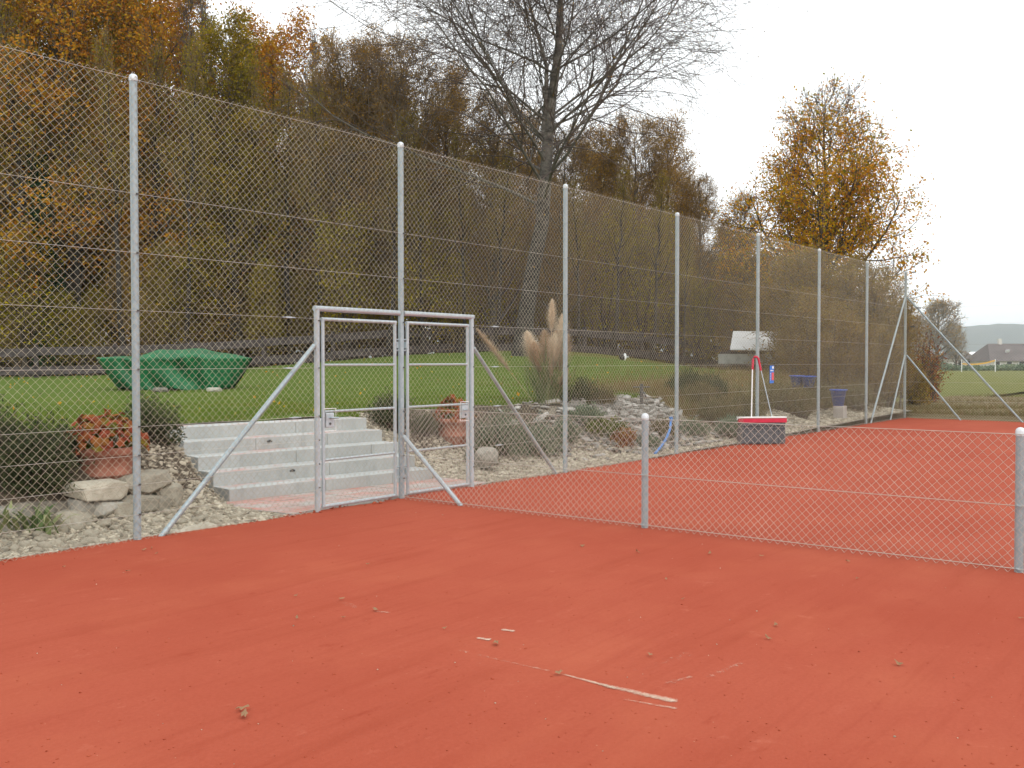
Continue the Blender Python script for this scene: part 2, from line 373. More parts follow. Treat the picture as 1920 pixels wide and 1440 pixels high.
def along(P, n, rng, t0=.2):
    B, K = P.shape[:2]; idx = rng.integers(0, B, n); f = rng.uniform(t0, .999, n) * (K - 1); i = f.astype(int); fr = (f - i)[:, None]
    return P[idx, i] * (1 - fr) + P[idx, np.minimum(i + 1, K - 1)] * fr

def gen_tree(name, H, r, cb, spread, n1, n2, n3, seed, leafmat_, nleaf, lsize, barkm, twigm, up1=.5, up2=.3, ang1=(35, 65),
             lean=(0, 0), shape=.7, wig=.10, tw_r=.006, jit=.15, stems=1, leaf_t0=.1, n4=0, droop=0.0, ltop=1.0, trunk_pts=None, limbm=None, limb=.55):
    rng = np.random.default_rng(seed); K = 12; tt = np.linspace(0, 1, K)
    TP = []; TR = []
    for s in range(stems):
        off = np.zeros(2) if stems == 1 else rng.normal(size=2) * .25
        tilt = np.array(lean) + (0 if stems == 1 else rng.normal(size=2) * .10 * H)
        hz = H * (1 if s == 0 else rng.uniform(.7, 1))
        p = np.zeros((K, 3)); p[:, 2] = tt * hz - .15 * (1 - tt)
        p[:, :2] = off + tt[:, None] ** 1.3 * tilt + np.cumsum(rng.normal(size=(K, 2)) * hz * .006, 0)
        if trunk_pts is not None:
            tp = np.asarray(trunk_pts[s], float); q = np.linspace(0, len(tp) - 1, K)
            for a in range(3): p[:, a] = np.interp(q, np.arange(len(tp)), tp[:, a])
            p[1:-1, :2] += rng.normal(size=(K - 2, 2)) * .03
        rr = r if np.isscalar(r) else r[s]
        R = rr * ((1 - tt) ** .85 * .96 + .04); R[0] *= 1.35
        TP.append(p); TR.append(R)
    P0 = np.array(TP); R0 = np.array(TR); L0 = np.full(stems, H)
    crown = lambda t: spread * (np.clip(1 - ((t - cb) / (1.02 - cb)), 0, 1) ** shape * .9 + .14)
    P1, R1, L1, t1 = children(P0, R0, L0, n1, cb, .98, ang1, lambda t, l: crown(t), 8, up1, wig, rng, limb)
    P2, R2, L2, _ = children(P1, R1, L1, n2, .15, .98, (25, 60), lambda t, l: l * (.55 - .25 * t), 6, up2 - droop, wig * 1.3, rng, .6)
    P3, R3, L3, _ = children(P2, R2, L2, n3, .1, 1.0, (20, 60), lambda t, l: .18 + l * .45, 5, up2 * .6 - droop * 1.5, wig * 1.5, rng, .6)
    R2 = np.maximum(R2, tw_r * 1.3); R3 = np.maximum(np.minimum(R3, tw_r * 1.5), tw_r)
    root = empty(name)
    tm = MB(); V, q = tubes(P0, R0, 10); tm.add(V, q); V, q = tubes(P1, np.maximum(R1, tw_r * 2), 6); tm.add(V, q, m=1 if limbm else 0)
    tm.build('trunk', [barkm, limbm] if limbm else barkm, root, True)
    cm = MB(); V, q = tubes(P2, R2, 4); cm.add(V, q); V, q = tubes(P3, R3, 3); cm.add(V, q)
    src = P3
    if n4:
        P4, R4, L4, _ = children(P3, R3, L3, n4, .15, 1.0, (20, 55), lambda t, l: .12 + l * .5, 4, -droop * 2 + up2 * .3, wig * 1.6, rng, .7)
        V, q = tubes(P4, np.full(R4.shape, tw_r * .8), 3); cm.add(V, q); src = P4
    if nleaf:
        P = along(src, nleaf, rng, leaf_t0)
        if ltop < 1:    # fewer leaves towards the top of the tree
            keep = rng.uniform(0, 1, len(P)) < np.interp(P[:, 2] / H, [cb, .55, 1.0], [1, 1, ltop]); P = P[keep]
        P = P + rng.normal(size=P.shape) * jit
        V, q = leaf_quads(P, lsize, rng); cm.add(V, q, m=1)
    cm.build('crown', [twigm, leafmat_], root, False)
    return root

def bush(name, loc, rx, ry, h, nst, nleaf, lsize, lm, seed, stemm=None, label=None, cat='shrub', group=None, fill=.5, aspect=.62, up=-.2, lumps=6):
    rng = np.random.default_rng(seed); root = empty(name, loc)
    a = rng.uniform(0, 2 * pi, nst); rad = np.sqrt(rng.uniform(0, 1, nst)); K = 5; tt = np.linspace(0, 1, K)
    tip = np.stack([rx * rad * np.cos(a), ry * rad * np.sin(a), h * (1.02 - .55 * rad ** 2) * rng.uniform(.6, 1.05, nst)], 1)
    base = tip * np.array([.25, .25, 0]) + np.array([0, 0, -.06])
    P = base[:, None] * (1 - tt[:, None] ** 1.5) + tip[:, None] * tt[:, None] ** 1.5; P[:, :, 2] = base[:, None, 2] + (tip[:, None, 2] - base[:, None, 2]) * tt ** .85
    P[:, 1:] += rng.normal(size=(nst, K - 1, 3)) * .04 * h
    R = np.linspace(1, .3, K)[None] * np.full((nst, 1), max(.004, h * .008))
    sm = MB(); V, q = tubes(P, R, 4); sm.add(V, q); sm.build('stems', stemm or M['twig'], root, True)
    n1 = int(nleaf * (1 - fill)); L = along(P, n1, rng, .35) + rng.normal(size=(n1, 3)) * .05 * h
    n2 = nleaf - n1; lc = rng.normal(size=(lumps, 3)); lc = norm(lc) * rng.uniform(.35, .75, (lumps, 1)); lc[:, 2] = np.abs(lc[:, 2]) * .9 + .1
    k = rng.integers(0, lumps, n2); d = norm(rng.normal(size=(n2, 3))) * (rng.uniform(0, 1, (n2, 1)) ** .45) * rng.uniform(.3, .48, lumps)[k][:, None]
    Q = (lc[k] + d) * np.array([rx, ry, h]); Q[:, 2] = np.abs(Q[:, 2])
    V, q = leaf_quads(np.vstack([L, Q]), lsize, rng, up, aspect)
    lf = MB(); lf.add(V, q); lf.build('foliage', lm, root)
    tag(root, label, cat, group)
    return root

# ================================================================== SETTING
# ground sheet to the horizon
def grid(name, us, vs, zf, m, kind='structure', smooth_=True, vmap=None):
    U_, V_ = np.meshgrid(us, vs, indexing='ij')
    if vmap is not None: V_ = vmap(U_, V_)
    Z_ = zf(U_, V_); a, c = U_.shape; idx = np.arange(a * c).reshape(a, c)
    q = np.stack([idx[:-1, :-1], idx[1:, :-1], idx[1:, 1:], idx[:-1, 1:]], -1).reshape(-1, 4)
    b = MB(); b.add(np.stack([U_, V_, Z_], -1), q); o = b.build(name, m, None, smooth_); return tag(o, kind=kind)
g = MB(); g.add([[-4000, -4000, -.12], [4000, -4000, -.12], [4000, 4000, -.12], [-4000, 4000, -.12]], [[0, 1, 2, 3]])
tag(g.build('ground', M['field']), kind='structure')

# clay court: flat, faintly uneven, with a loose wavy edge along the fence
def clay_z(u, v):
    n = .004 * np.sin(u * 1.3 + v * .8) + .003 * np.sin(u * 3.1 - v * 2.2) + .002 * np.sin(7.1 * u + 5.3 * v)
    e = smooth(-.25, -.02, v) * (.006 + .008 * np.sin(u * 2.9) * np.sin(u * 1.1 + 1))
    return n - .004 + e - .12 * smooth(.06, .16, v)
def clay_v(U_, V_):
    w_ = .03 * np.sin(U_ * 2.1) + .025 * np.sin(U_ * 5.3 + 1) + .012 * np.sin(U_ * 13) + .10 * np.exp(-((U_ + 2.3) / .5) ** 2)
    return np.where(V_ > -.6, V_ + w_ * np.clip((V_ + .6) / .6, 0, 1), V_)
vs = np.concatenate([np.linspace(-40, -12, 15), np.linspace(-11.5, -.6, 80), np.linspace(-.55, .17, 16)])
us = np.concatenate([np.linspace(-40, -9, 16), np.linspace(-8.8, 19.62, 260)])
grid('clay_court', us, vs, clay_z, M['clay'], vmap=clay_v)

# gravel bed between the court and the lawn
us = np.linspace(-9, 20.2, 240)
def bed_v(U_, V_): return -.02 + V_ * (lawn_edge(U_) + .06)
def land_low(u, v):     # lowered where the steps and paving stand
    z = land(u, v); return z - .30 * smooth(-1.75, -1.5, u) * (1 - smooth(1.55, 1.75, u)) * smooth(.9, 1.3, v) * (1 - smooth(2.6, 3.0, v)) - .07 * smooth(-1.62, -1.5, u) * (1 - smooth(1.6, 1.75, u)) * smooth(.06, .2, v) - .012 * (1 - smooth(0, .15, v))
bed = grid('gravel_bed', us, np.linspace(0, 1, 40), land_low, M['gravel_base'], vmap=bed_v)

us = np.linspace(-9, -1.80, 60)
grid('soil_bed', us, np.linspace(0, 1, 14), lambda u, v: land(u, v) + .012, M['soil'], vmap=lambda U_, V_: 1.08 + .05 * np.sin(3 * U_) + V_ * (lawn_edge(U_) - 1.0))
us = np.linspace(2.3, 5.6, 30)
grid('soil_bed', us, np.linspace(0, 1, 14), lambda u, v: land(u, v) + .012, M['soil'], vmap=lambda U_, V_: 1.75 + .08 * np.sin(3 * U_) + V_ * (lawn_edge(U_) - 1.7))
us = np.linspace(9.3, 20.2, 60)
grid('overgrown_bank', us, np.linspace(0, 1, 24), lambda u, v: land(u, v) + .025, M['bank'], vmap=lambda U_, V_: 1.15 + .15 * np.sin(1.7 * U_) + .10 * np.sin(4.1 * U_) + V_ * 3.6)
# lawn
us = np.concatenate([np.linspace(-40, -9, 20), np.linspace(-8.5, 20.2, 130)])
tv = np.concatenate([np.linspace(0, .12, 14), np.linspace(.14, 1, 44)])
grid('lawn', us, tv, lambda u, v: land(u, v) + .012, M['lawn'], vmap=lambda U_, V_: lawn_edge(U_) + V_ * 44)
us = np.linspace(20.2, 75, 40)
grid('meadow', us, np.linspace(0, 1, 30), lambda u, v: land(u, v) + .010, M['field'], vmap=lambda U_, V_: 1.8 + V_ * 44)
us = np.linspace(-50, 90, 60)
grid('forest_floor', us, np.linspace(0, 1, 16), lambda u, v: land(u, v) - .01 + .004 * (v - 20), M['forest_floor'],
     vmap=lambda U_, V_: np.interp(U_, [-50, -19, 6, 25, 90], [20, 20, 34, 38, 38]) + V_ * 60)
# rough bank behind the end fence, then the open field
us = 19.55 + np.linspace(0, 1, 30) ** 1.3 * 22
grid('rough_bank', us, np.linspace(-40, 2.5, 60), lambda u, v: -.03 + .16 * smooth(19.6, 21, u) - .22 * smooth(33, 41, u) + .03 * np.sin(v * 1.1 + u), M['bank'])

# distant wooded hill
def hill_z(u, v): return 0 * u
hb = MB(); rng = np.random.default_rng(3)
pxs = np.linspace(300, 2700, 160); tops = 611 - 3 * np.sin(pxs / 90) - 2 * np.sin(pxs / 37 + 1) + rng.normal(size=160) * 1.2 + np.interp(pxs, [1700, 1820, 1930], [12, 3, -1])
ring = []
for px, ty in zip(pxs, tops):
    a = at(px, 690, 2200); a[2] = -.2; m_ = at(px, ty, 2600); m1 = (a * .45 + m_ * .55); m1[2] = m_[2] * .72; e_ = at(px, 640, 3100); e_[2] = m_[2] * .8
    ring.append([a, m1, m_, e_])
ring = np.array(ring); idx = np.arange(160 * 4).reshape(160, 4)
hb.add(ring, np.stack([idx[:-1, :-1], idx[1:, :-1], idx[1:, 1:], idx[:-1, 1:]], -1).reshape(-1, 4))
M['hill'] = basic('far_wood', (.035, .05, .03), (.07, .08, .045), .02, .95)
tag(hb.build('hill', M['hill'], None, True), kind='structure')

# ================================================================== FENCES
SP, H = 3.236, 3.95
def weave(width, height, ncol, origin, ax, keep=None, wr=.00175, seed=1, flip=0, z0=0.0):
    """Chain link: interlocked zig-zag wires in the plane spanned by ax and Z."""
    rng = np.random.default_rng(seed); d = width / ncol; nk = int(round(height / d)); dz = height / nk
    k = np.arange(nk + 1); i = np.arange(ncol)[:, None]
    x = i * d + d * ((k + i) % 2); z = np.repeat((z0 + k * dz)[None], ncol, 0).copy()
    x = x + rng.normal(size=x.shape) * .0012; z = z + rng.normal(size=z.shape) * .0012
    y = .0022 * np.where((k + i) % 2 == 0, 1, -1)
    ax = np.asarray(ax, float); nr = np.array([-ax[1], ax[0], 0])
    P = np.asarray(origin) + x[..., None] * ax + z[..., None] * np.array([0, 0, 1.0]) + y[..., None] * nr
    T = norm(np.gradient(P, axis=1)); A = np.broadcast_to(nr, P.shape); Bn = np.broadcast_to(ax, P.shape)
    a = np.linspace(0, 2 * pi, 3, endpoint=False) + .5
    V = P[:, :, None] + wr * (np.cos(a)[:, None] * A[:, :, None] + 1.25 * np.sin(a)[:, None] * Bn[:, :, None])
    idx = np.arange(ncol * (nk + 1) * 3).reshape(ncol, nk + 1, 3); i2 = np.roll(idx, -1, 2)
    q = np.stack([idx[:, :-1], i2[:, :-1], i2[:, 1:], idx[:, 1:]], -1)
    if keep is not None:
        mid = (P[:, :-1] + P[:, 1:]) / 2; q = q[keep(mid)]
    b = MB(); b.add(V.reshape(-1, 3), q.reshape(-1, 4)); return b
def post_mesh(h, r, name='post'):
    b = MB(); b.lathe([(r, -.15), (r, h)], n=18); return b.mesh(name, M['galv'], True)
def cap_mesh(r):
    b = MB(); b.lathe([(r + .003, -.035), (r + .003, .002), (r * .92, .016), (r * .5, .026), (.001, .029)], n=18); return b.mesh('cap', M['cap'], True)
PR = .0325
PM, CM = post_mesh(H, PR), cap_mesh(PR)
def put(name, me, loc, parent, rz=0.0):
    o = bpy.data.objects.new(name, me); o.location = loc; o.rotation_euler = (0, 0, rz); return link(o, parent)
def wire_line(a, b, parent, r=.0024, name='tension_wire'):
    mb = MB(); K = 9; tt = np.linspace(0, 1, K)[:, None]; P = np.array(a) * (1 - tt) + np.array(b) * tt
    mb.tube(P, r, 5, cap=False); return mb.build(name, M['cable'], parent, True)
def bar(name, a, b, r, parent, m='galv', n=14):
    mb = MB(); mb.tube([a, b], r, n); o = mb.build(name, M[m], parent, False)
    o.data.polygons.foreach_set('use_smooth', np.array([len(p.vertices) == 4 for p in o.data.polygons])); return o

tf = empty('tall_fence', (0, 0, 0))
tag(tf, 'tall galvanised chain-link fence with gate opening running along the clay court', 'fence')
us_post = [-2 * SP, -SP, 0, SP, 2 * SP, 3 * SP, 4 * SP, 5 * SP, 6 * SP]
for u in us_post:
    p = put('post', PM, (u, 0, 0), tf); put('cap', CM, (0, 0, H), p)
FM = -.038
bay = weave(SP, H, 92, (0, FM, 0), (1, 0, 0)).mesh('wire_mesh', M['wire'], True)
for k in (-2, 1, 2, 3, 4, 5): put('wire_mesh', bay, (k * SP, 0, 0), tf)
GH = 2.075
kp = lambda mid: ~((np.abs(mid[..., 0]) < 1.24) & (mid[..., 2] < GH - .01))
weave(SP, H, 92, (-SP, FM, 0), (1, 0, 0), kp).build('wire_mesh', M['wire'], tf, True)
weave(SP, H, 92, (0, FM, 0), (1, 0, 0), kp).build('wire_mesh', M['wire'], tf, True)
UE = 6 * SP
for z in (H - .03, 2.96, 2.46): wire_line((-2 * SP, FM - .004, z), (UE, FM - .004, z), tf, .0020)
for z in (1.97, 1.47, .98, .735, .485, .23, .035):
    wire_line((-2 * SP, FM - .004, z), (-1.235, FM - .004, z), tf, .0018); wire_line((1.235, FM - .004, z), (UE, FM - .004, z), tf, .0018)
# turnbuckles
for (u, z) in ((-1.62, 1.97), (-1.62, 1.47), (-1.55, .98), (1.62, 1.97), (1.62, 1.47), (1.66, .98), (1.7, .485)):
    b = MB(); b.box((u, FM - .012, z), (.075, .012, .016)); b.tube([(u - .075, FM - .012, z), (u + .075, FM - .012, z)], .005, 6); b.build('wire_tensioner', M['galv_light'], tf, bevel=.004)
GP = 1.225; clips = MB()
for s in (-1, 1):
    b = MB(); b.lathe([(.029, -.1), (.029, GH)], (s * GP, 0, 0), 18); b.build('gate_post', M['galv_light'], tf, True)
    bar('lintel', (s * (GP + .031), 0, GH - .0), (s * .033, 0, GH - .0), .029, tf, 'galv_light', 18)
    for z in (.25, .49, .735, .98, 1.47, 1.95): clips.box((s * GP, -.034, z), (.014, .008, .014))
    bar('brace', (s * (GP + .035), .0, 1.70), (s * 3.03, .0, -.02), .024, tf, 'galv')
bar('brace', (UE - .04, -.005, 3.26), (UE - 2.86, .012, -.02), .024, tf)
bar('brace', (UE - .04, -.005, 1.70), (UE - 1.25, .012, -.02), .021, tf)
for k in range(7):   # clips that tie the cables to the posts
    for z in (2.96, 2.46, 1.97, 1.47, .98, .735, .485, .23): clips.box(((k - 1) * SP, -.047, z), (.018, .014, .014))
tag(clips.build('wire_clips', M['dark_metal'], tf), kind='stuff')

# gate leaves
def gate_leaf(s, label):
    root = empty('gate', (s * .1, 0, 0)); tag(root, label, 'gate')
    u0, u1 = 0.0, s * 1.045; r = .0185
    bar('stile', (u0, 0, .045), (u0, 0, 1.985), r, root, 'galv_light'); bar('stile', (u1, 0, .045), (u1, 0, 1.985), r, root, 'galv_light')
    for z in (.045, 1.97): bar('rail', (u0 - s * .018, 0, z), (u1 + s * .018, 0, z), r, root, 'galv_light')
    for z in (.52, 1.02, 1.50): bar('rail', (u0, 0, z), (u1, 0, z), .0135, root, 'galv_light')
    x0 = min(u0, u1)
    weave(1.045, 1.92, 30, (x0, -.021, .05), (1, 0, 0), wr=.0016, seed=5).build('wire_mesh', M['wire'], root, True)
    for z in (.30, 1.72):   # hinges towards the middle post
        b = MB(); b.box((-s * .028, 0, z), (.022, .03, .07)); b.tube([(-s * .005, 0, z + .06), (-s * .07, 0, z + .06)], .008, 8); b.tube([(-s * .005, 0, z - .06), (-s * .07, 0, z - .06)], .008, 8)
        b.build('hinge', M['galv'], root)
    lk = MB(); lk.box((u1 - s * .075, -.005, .93), (.11, .045, .15)); lo = lk.build('lock_box', M['galv_light'], root, bevel=.008)
    h = MB(); h.tube([(u1 - s * .07, -.03, .955), (u1 - s * .07, -.065, .955), (u1 - s * .15, -.068, .955)], .009, 8); h.build('handle', M['galv'], lo, True)
    h = MB(); h.tube([(u1 - s * .07, -.024, .895), (u1 - s * .07, -.034, .895)], .013, 10); h.build('keyhole', M['dark_metal'], lo)
    gd = MB(); x = u1 - s * .155
    gd.tube([(u1, -.02, 1.05), (x, -.02, 1.05), (x, -.02, .82), (u1, -.02, .82)], .005, 6); gd.build('lock_guard', M['white_plastic'], root)
    return root
gate_leaf(-1, 'left chain-link gate leaf with tubular frame in front of the concrete steps')
gate_leaf(1, 'right chain-link gate leaf beside the post where the low fence begins')

# low dividing fence
lf = empty('low_fence', (0, 0, 0)); tag(lf, 'knee-high chain-link fence dividing the clay court, running to the right edge', 'fence')
LP = 3.12; LH = 1.03
LPM, LCM = post_mesh(LH, .0315), cap_mesh(.0315)
lbay = weave(LP, LH - .02, 89, (-.036, -LP, 0), (0, 1, 0), seed=3, wr=.0021).mesh('wire_mesh', M['wire_lit'], True)
for k in range(3):
    put('wire_mesh', lbay, (0, -k * LP, 0), lf)
    p = put('post', LPM, (0, -(k + 1) * LP, 0), lf); put('cap', LCM, (0, 0, LH), p)
for z, r in ((LH - .02, .0026), (.49, .003), (.03, .0032)): wire_line((-.04, -.03, z), (-.04, -3 * LP, z), lf, r)
bar('brace', (-.0, -.036, .70), (-.0, -.885, -.01), .024, lf, 'galv_light')
for k in (1, 2):
    for z in (.49, .03): b = MB(); b.tube([(-.05, -k * LP - .014, z - .006), (-.05, -k * LP + .014, z + .006)], .005, 6); b.build('wire_clip', M['galv'], lf)

# end fence
ef = empty('end_fence', (UE, 0, 0)); tag(ef, 'far chain-link fence across the end of the court with two slanting braces', 'fence')
eb = weave(SP, H, 92, (-.041, -SP, 0), (0, 1, 0), seed=4).mesh('wire_mesh', M['wire'], True)
for k in range(3):
    put('wire_mesh', eb, (0, -k * SP, 0), ef)
    p = put('post', PM, (0, -(k + 1) * SP, 0), ef); put('cap', CM, (0, 0, H), p)
for z in (H - .03, 2.96, 1.97, .98, .485, .035): wire_line((-.045, 0, z), (-.045, -3 * SP, z), ef, .0022)
bar('brace', (0, -.04, 3.26), (0, -2.88, -.02), .024, ef); bar('brace', (0, -.04, 1.70), (0, -1.42, -.02), .021, ef)
for z, v in ((3.92, -.22), (2.96, -.35), (2.46, -.2)):
    b = MB(); b.box((-.05, v, z), (.018, .12, .03)); b.build('wire_tensioner', M['dark_metal'], ef)

# ================================================================== STEPS AND PAVING
SA = radians(-7.23); SO = np.array([-1.369, 1.273]); sdir = np.array([cos(SA), sin(SA)]); snor = np.array([-sin(SA), cos(SA)])
st_ = empty('concrete_steps', (SO[0], SO[1], 0), SA)
tag(st_, 'flight of five pale concrete steps rising from the gate to the lawn', 'steps')
joints = [[1.25, 2.25], [1.55], [1.30, 2.45], [.95, 2.0], [1.75]]
for k in range(5):
    ed = [0] + joints[k] + [2.902]; zt = .14 + .1507 * k
    for a, c in zip(ed[:-1], ed[1:]):
        b = MB(); b.box(((a + c) / 2, .354 * k + .235, zt - .08), (c - a - .004, .47, .16)); o = b.build('step_block', M['concrete'], st_, bevel=.006)
    if k in (1, 3):
        b = MB(); b.box((1.02 + .12 * (k == 3), .354 * k - .002, zt - .055), (.07, .012, .022)); b.box((1.02 + .12 * (k == 3), .354 * k - .004, zt - .05), (.02, .02, .03)); b.build('lifting_anchor', M['dark_metal'], st_)
    b = MB(); b.box((1.451, .354 * k + .25, (zt - .16) / 2 - .16), (2.86, .42, max(.1, zt - .16) + .30)); b.build('step_footing', M['concrete'], st_)
pv = tag(empty('paved_strip', (0, 0, 0)), kind='structure')
rng = np.random.default_rng(11)
for i, u in enumerate(np.arange(-1.5, 1.7, .4)):
    for j, (v0, v1) in enumerate(((.12, .5), (.5, .88), (.88, 1.30))):
        sh = .04 * (j - 1); vv1 = v1 - (u + 1.37) * .127 if j == 2 else v1
        b = MB(); b.box((u + .2 + sh * 0, (v0 + vv1) / 2, -.028 + rng.uniform(-.003, .003)), (.392, vv1 - v0 - .008, .07)); b.build('paving_slab', M['paving'], pv, bevel=.005)
b = MB(); b.box((-1.56, .58, -.02), (.09, 1.12, .08), .12); b.build('edging_stone', M['paving'], pv, bevel=.008)

# ================================================================== STONES
def rock(sub, size, seed, rough=.22, box=.0):
    V, Fc = (ICO2 if sub == 2 else ICO3); r = np.random.default_rng(seed); V = V.copy()
    if box: V = np.sign(V) * np.abs(V) ** (1 - box); V /= np.abs(V).max()
    for f_, a in ((1.6, 1), (3.1, .5), (6.0, .22)):
        k = r.normal(size=(4, 3)) * f_; ph = r.uniform(0, 6, 4); V = V * (1 + rough * a * .35 * np.sin(V @ k.T + ph).sum(1, keepdims=True))
    return V * np.asarray(size) / 2, Fc
def hull_rock(size, seed, m, n=30, name='boulder', bev=.05, rnd=0.0):
    """Broken stone: hull of jittered points near a box, edges worn."""
    r = np.random.default_rng(seed); P = r.uniform(-1, 1, (n, 3)); ax = r.integers(0, 3, n); P[np.arange(n), ax] = np.sign(P[np.arange(n), ax]) * r.uniform(.82, 1, n)
    P = P / np.maximum(1, (np.abs(P) ** 5).sum(1, keepdims=True) ** .2); P = P * (1 - rnd) + norm(P) * rnd; P = P / np.abs(P).max(0) / 2
    bm = bmesh.new(); vs_ = [bm.verts.new(p * np.asarray(size)) for p in P]; bmesh.ops.convex_hull(bm, input=vs_)
    bmesh.ops.delete(bm, geom=[v for v in bm.verts if not v.link_faces], context='VERTS')
    bmesh.ops.dissolve_limit(bm, angle_limit=.22, verts=bm.verts, edges=bm.edges)
    bmesh.ops.bevel(bm, geom=list(bm.edges), offset=bev * min(size), segments=2, affect='EDGES', clamp_overlap=True)
    me = bpy.data.meshes.new(name); bm.to_mesh(me); bm.free(); me.materials.append(m); return me
def boulder(loc, size, rz, seed, label, m='boulder', box=.35, rnd=0.0):
    o = link(bpy.data.objects.new('boulder', hull_rock(size, seed, M[m], 30 if not rnd else 70, rnd=rnd)))
    o.location = loc; o.rotation_euler = (RNG.uniform(-.08, .08), RNG.uniform(-.06, .06), rz); return tag(o, label, 'boulder')
def fp(px, v, z):    # point on the vertical plane v (parallel to the fence) at bearing px
    r = _fw + _rt * (px - 960) / F_PX; s = (v - CAM[1]) / r[1]; p = CAM + r * s; return (p[0], p[1], z)
boulder(fp(178, 1.0, .335), (.52, .40, .19), .1, 21, 'flat pale boulder under the front left of the terracotta pot')
boulder(fp(268, 1.05, .35), (.58, .42, .22), -.1, 22, 'broad cream boulder right of the pot, behind the nearest tall post')
boulder(fp(190, .95, .15), (.33, .32, .19), .2, 23, 'grey squared stone supporting the flat boulder below the pot', 'boulder_grey')
boulder(fp(250, .93, .17), (.42, .32, .19), 0, 24, 'pale squared stone under the broad cream boulder')
boulder(fp(308, .98, .2), (.30, .32, .28), .4, 25, 'whitish rounded boulder at the right end of the stone edging', 'boulder', .15, .6)
boulder(fp(130, .88, .10), (.31, .28, .20), .3, 26, 'low tan stone at the left end of the edging beside bare soil')
boulder(fp(222, .90, .13), (.26, .24, .17), -.2, 61, 'small pale block wedged between the two lower stones of the edging')
boulder(fp(288, .92, .15), (.30, .26, .18), .15, 62, 'tan block under the right end of the broad cream boulder')
boulder(fp(150, .98, .20), (.24, .24, .16), -.3, 63, 'small weathered block at the left foot of the pot', 'boulder_grey')
boulder(fp(6, 1.0, .16), (.34, .34, .24), 0, 27, 'grey boulder half cut by the left picture edge', 'boulder_grey')
boulder(at(912, 858, 13.5), (.40, .34, .30), .6, 128, 'grey brown boulder right of the right gate leaf', 'boulder_grey', rnd=.8)
boulder(on_ground(352, 995, .0), (.55, .16, .07), SA + .05, 29, 'long flat pale stone lying at the court edge by the slanting brace', 'boulder', .4)

# loose cobbles that can be told apart
cob = []
for k in range(8):
    V, Fc = rock(2, (1, 1, 1), 40 + k, .2); b = MB(); b.add(V, t=Fc); cob.append(b.mesh('cobble', M['stone'], True))
rng = np.random.default_rng(5); n = 0
def bed_ok(u, v): return not (-1.7 < u < 1.75 and v < 3.2)
while n < 170:
    u = rng.uniform(-5.6, -1.6) if n < 140 else rng.uniform(1.7, 4.2); v = rng.uniform(.09, .80 if n < 140 else 1.2)
    if u > -1.9 and u < 1.75 and n < 140 and rng.uniform() < .5: continue
    s = rng.gamma(5, .0098) + .022
    o = bpy.data.objects.new('cobble', cob[n % 8]); link(o); z = float(land_low(u, v))
    o.location = (u, v, z + s * .18); o.scale = (s * rng.uniform(.9, 1.5), s * rng.uniform(.8, 1.2), s * rng.uniform(.5, .85)); o.rotation_euler = (rng.uniform(-.3, .3), rng.uniform(-.3, .3), rng.uniform(0, 6.3))
    tag(o, 'loose pale cobble in the gravel left of the gate' if n < 140 else 'loose pale cobble in the gravel right of the gate', 'stone', 'cobbles left of the gate' if n < 140 else 'cobbles right of the gate'); n += 1
def scatter(name, pts, sizes, flat, m, seed):
    r = np.random.default_rng(seed); V0, F0 = ICO1; n = len(pts)
    V = V0[None] * (1 + r.normal(size=(n, len(V0), 1)) * .16)
    sc_ = np.stack([sizes * r.uniform(.8, 1.5, n), sizes * r.uniform(.7, 1.1, n), sizes * r.uniform(flat * .7, flat * 1.2, n)], 1)[:, None]
    V = V * sc_ / 2; a = r.uniform(0, 2 * pi, n); ca, sa = np.cos(a)[:, None], np.sin(a)[:, None]
    tx = r.normal(size=(n, 1)) * .3; z = V[..., 2] + tx * V[..., 0]
    V = np.stack([V[..., 0] * ca - V[..., 1] * sa, V[..., 0] * sa + V[..., 1] * ca, z], -1) + np.asarray(pts)[:, None]
    Fc = (np.arange(n) * len(V0))[:, None, None] + F0[None]; b = MB(); b.add(V, t=Fc.reshape(-1, 3)); return tag(b.build(name, m, None, True), kind='stuff')
def bed_points(n, u0, u1, v0, vmax, seed):
    r = np.random.default_rng(seed); u = r.uniform(u0, u1, n * 3); v = v0 + r.uniform(0, 1, n * 3) ** 1.2 * (np.minimum(vmax, lawn_edge(u)) - v0)
    ok = ~((u > -1.52) & (u < 1.68) & (v < 3.1)); u, v = u[ok][:n], v[ok][:n]; return np.stack([u, v, land_low(u, v)], 1)
p = np.vstack([bed_points(6500, -6, -1.6, .05, .98, 1), bed_points(2200, -2.5, -1.58, .05, 2.1, 31)]); scatter('gravel', p, np.random.default_rng(2).gamma(4, .0085, len(p)) + .012, .6, M['stone'], 3)
p = np.vstack([bed_points(7500, 1.66, 6, .05, 1.9, 4), bed_points(2600, 1.66, 3.6, 1.0, 3.0, 34)]); scatter('gravel', p, np.random.default_rng(5).gamma(5, .007, len(p)) + .012, .6, M['stone'], 6)
p = bed_points(9000, 5, 20, .05, 1.5, 7); scatter('gravel', p, np.random.default_rng(8).gamma(5, .0075, len(p)) + .015, .6, M['stone'], 9)
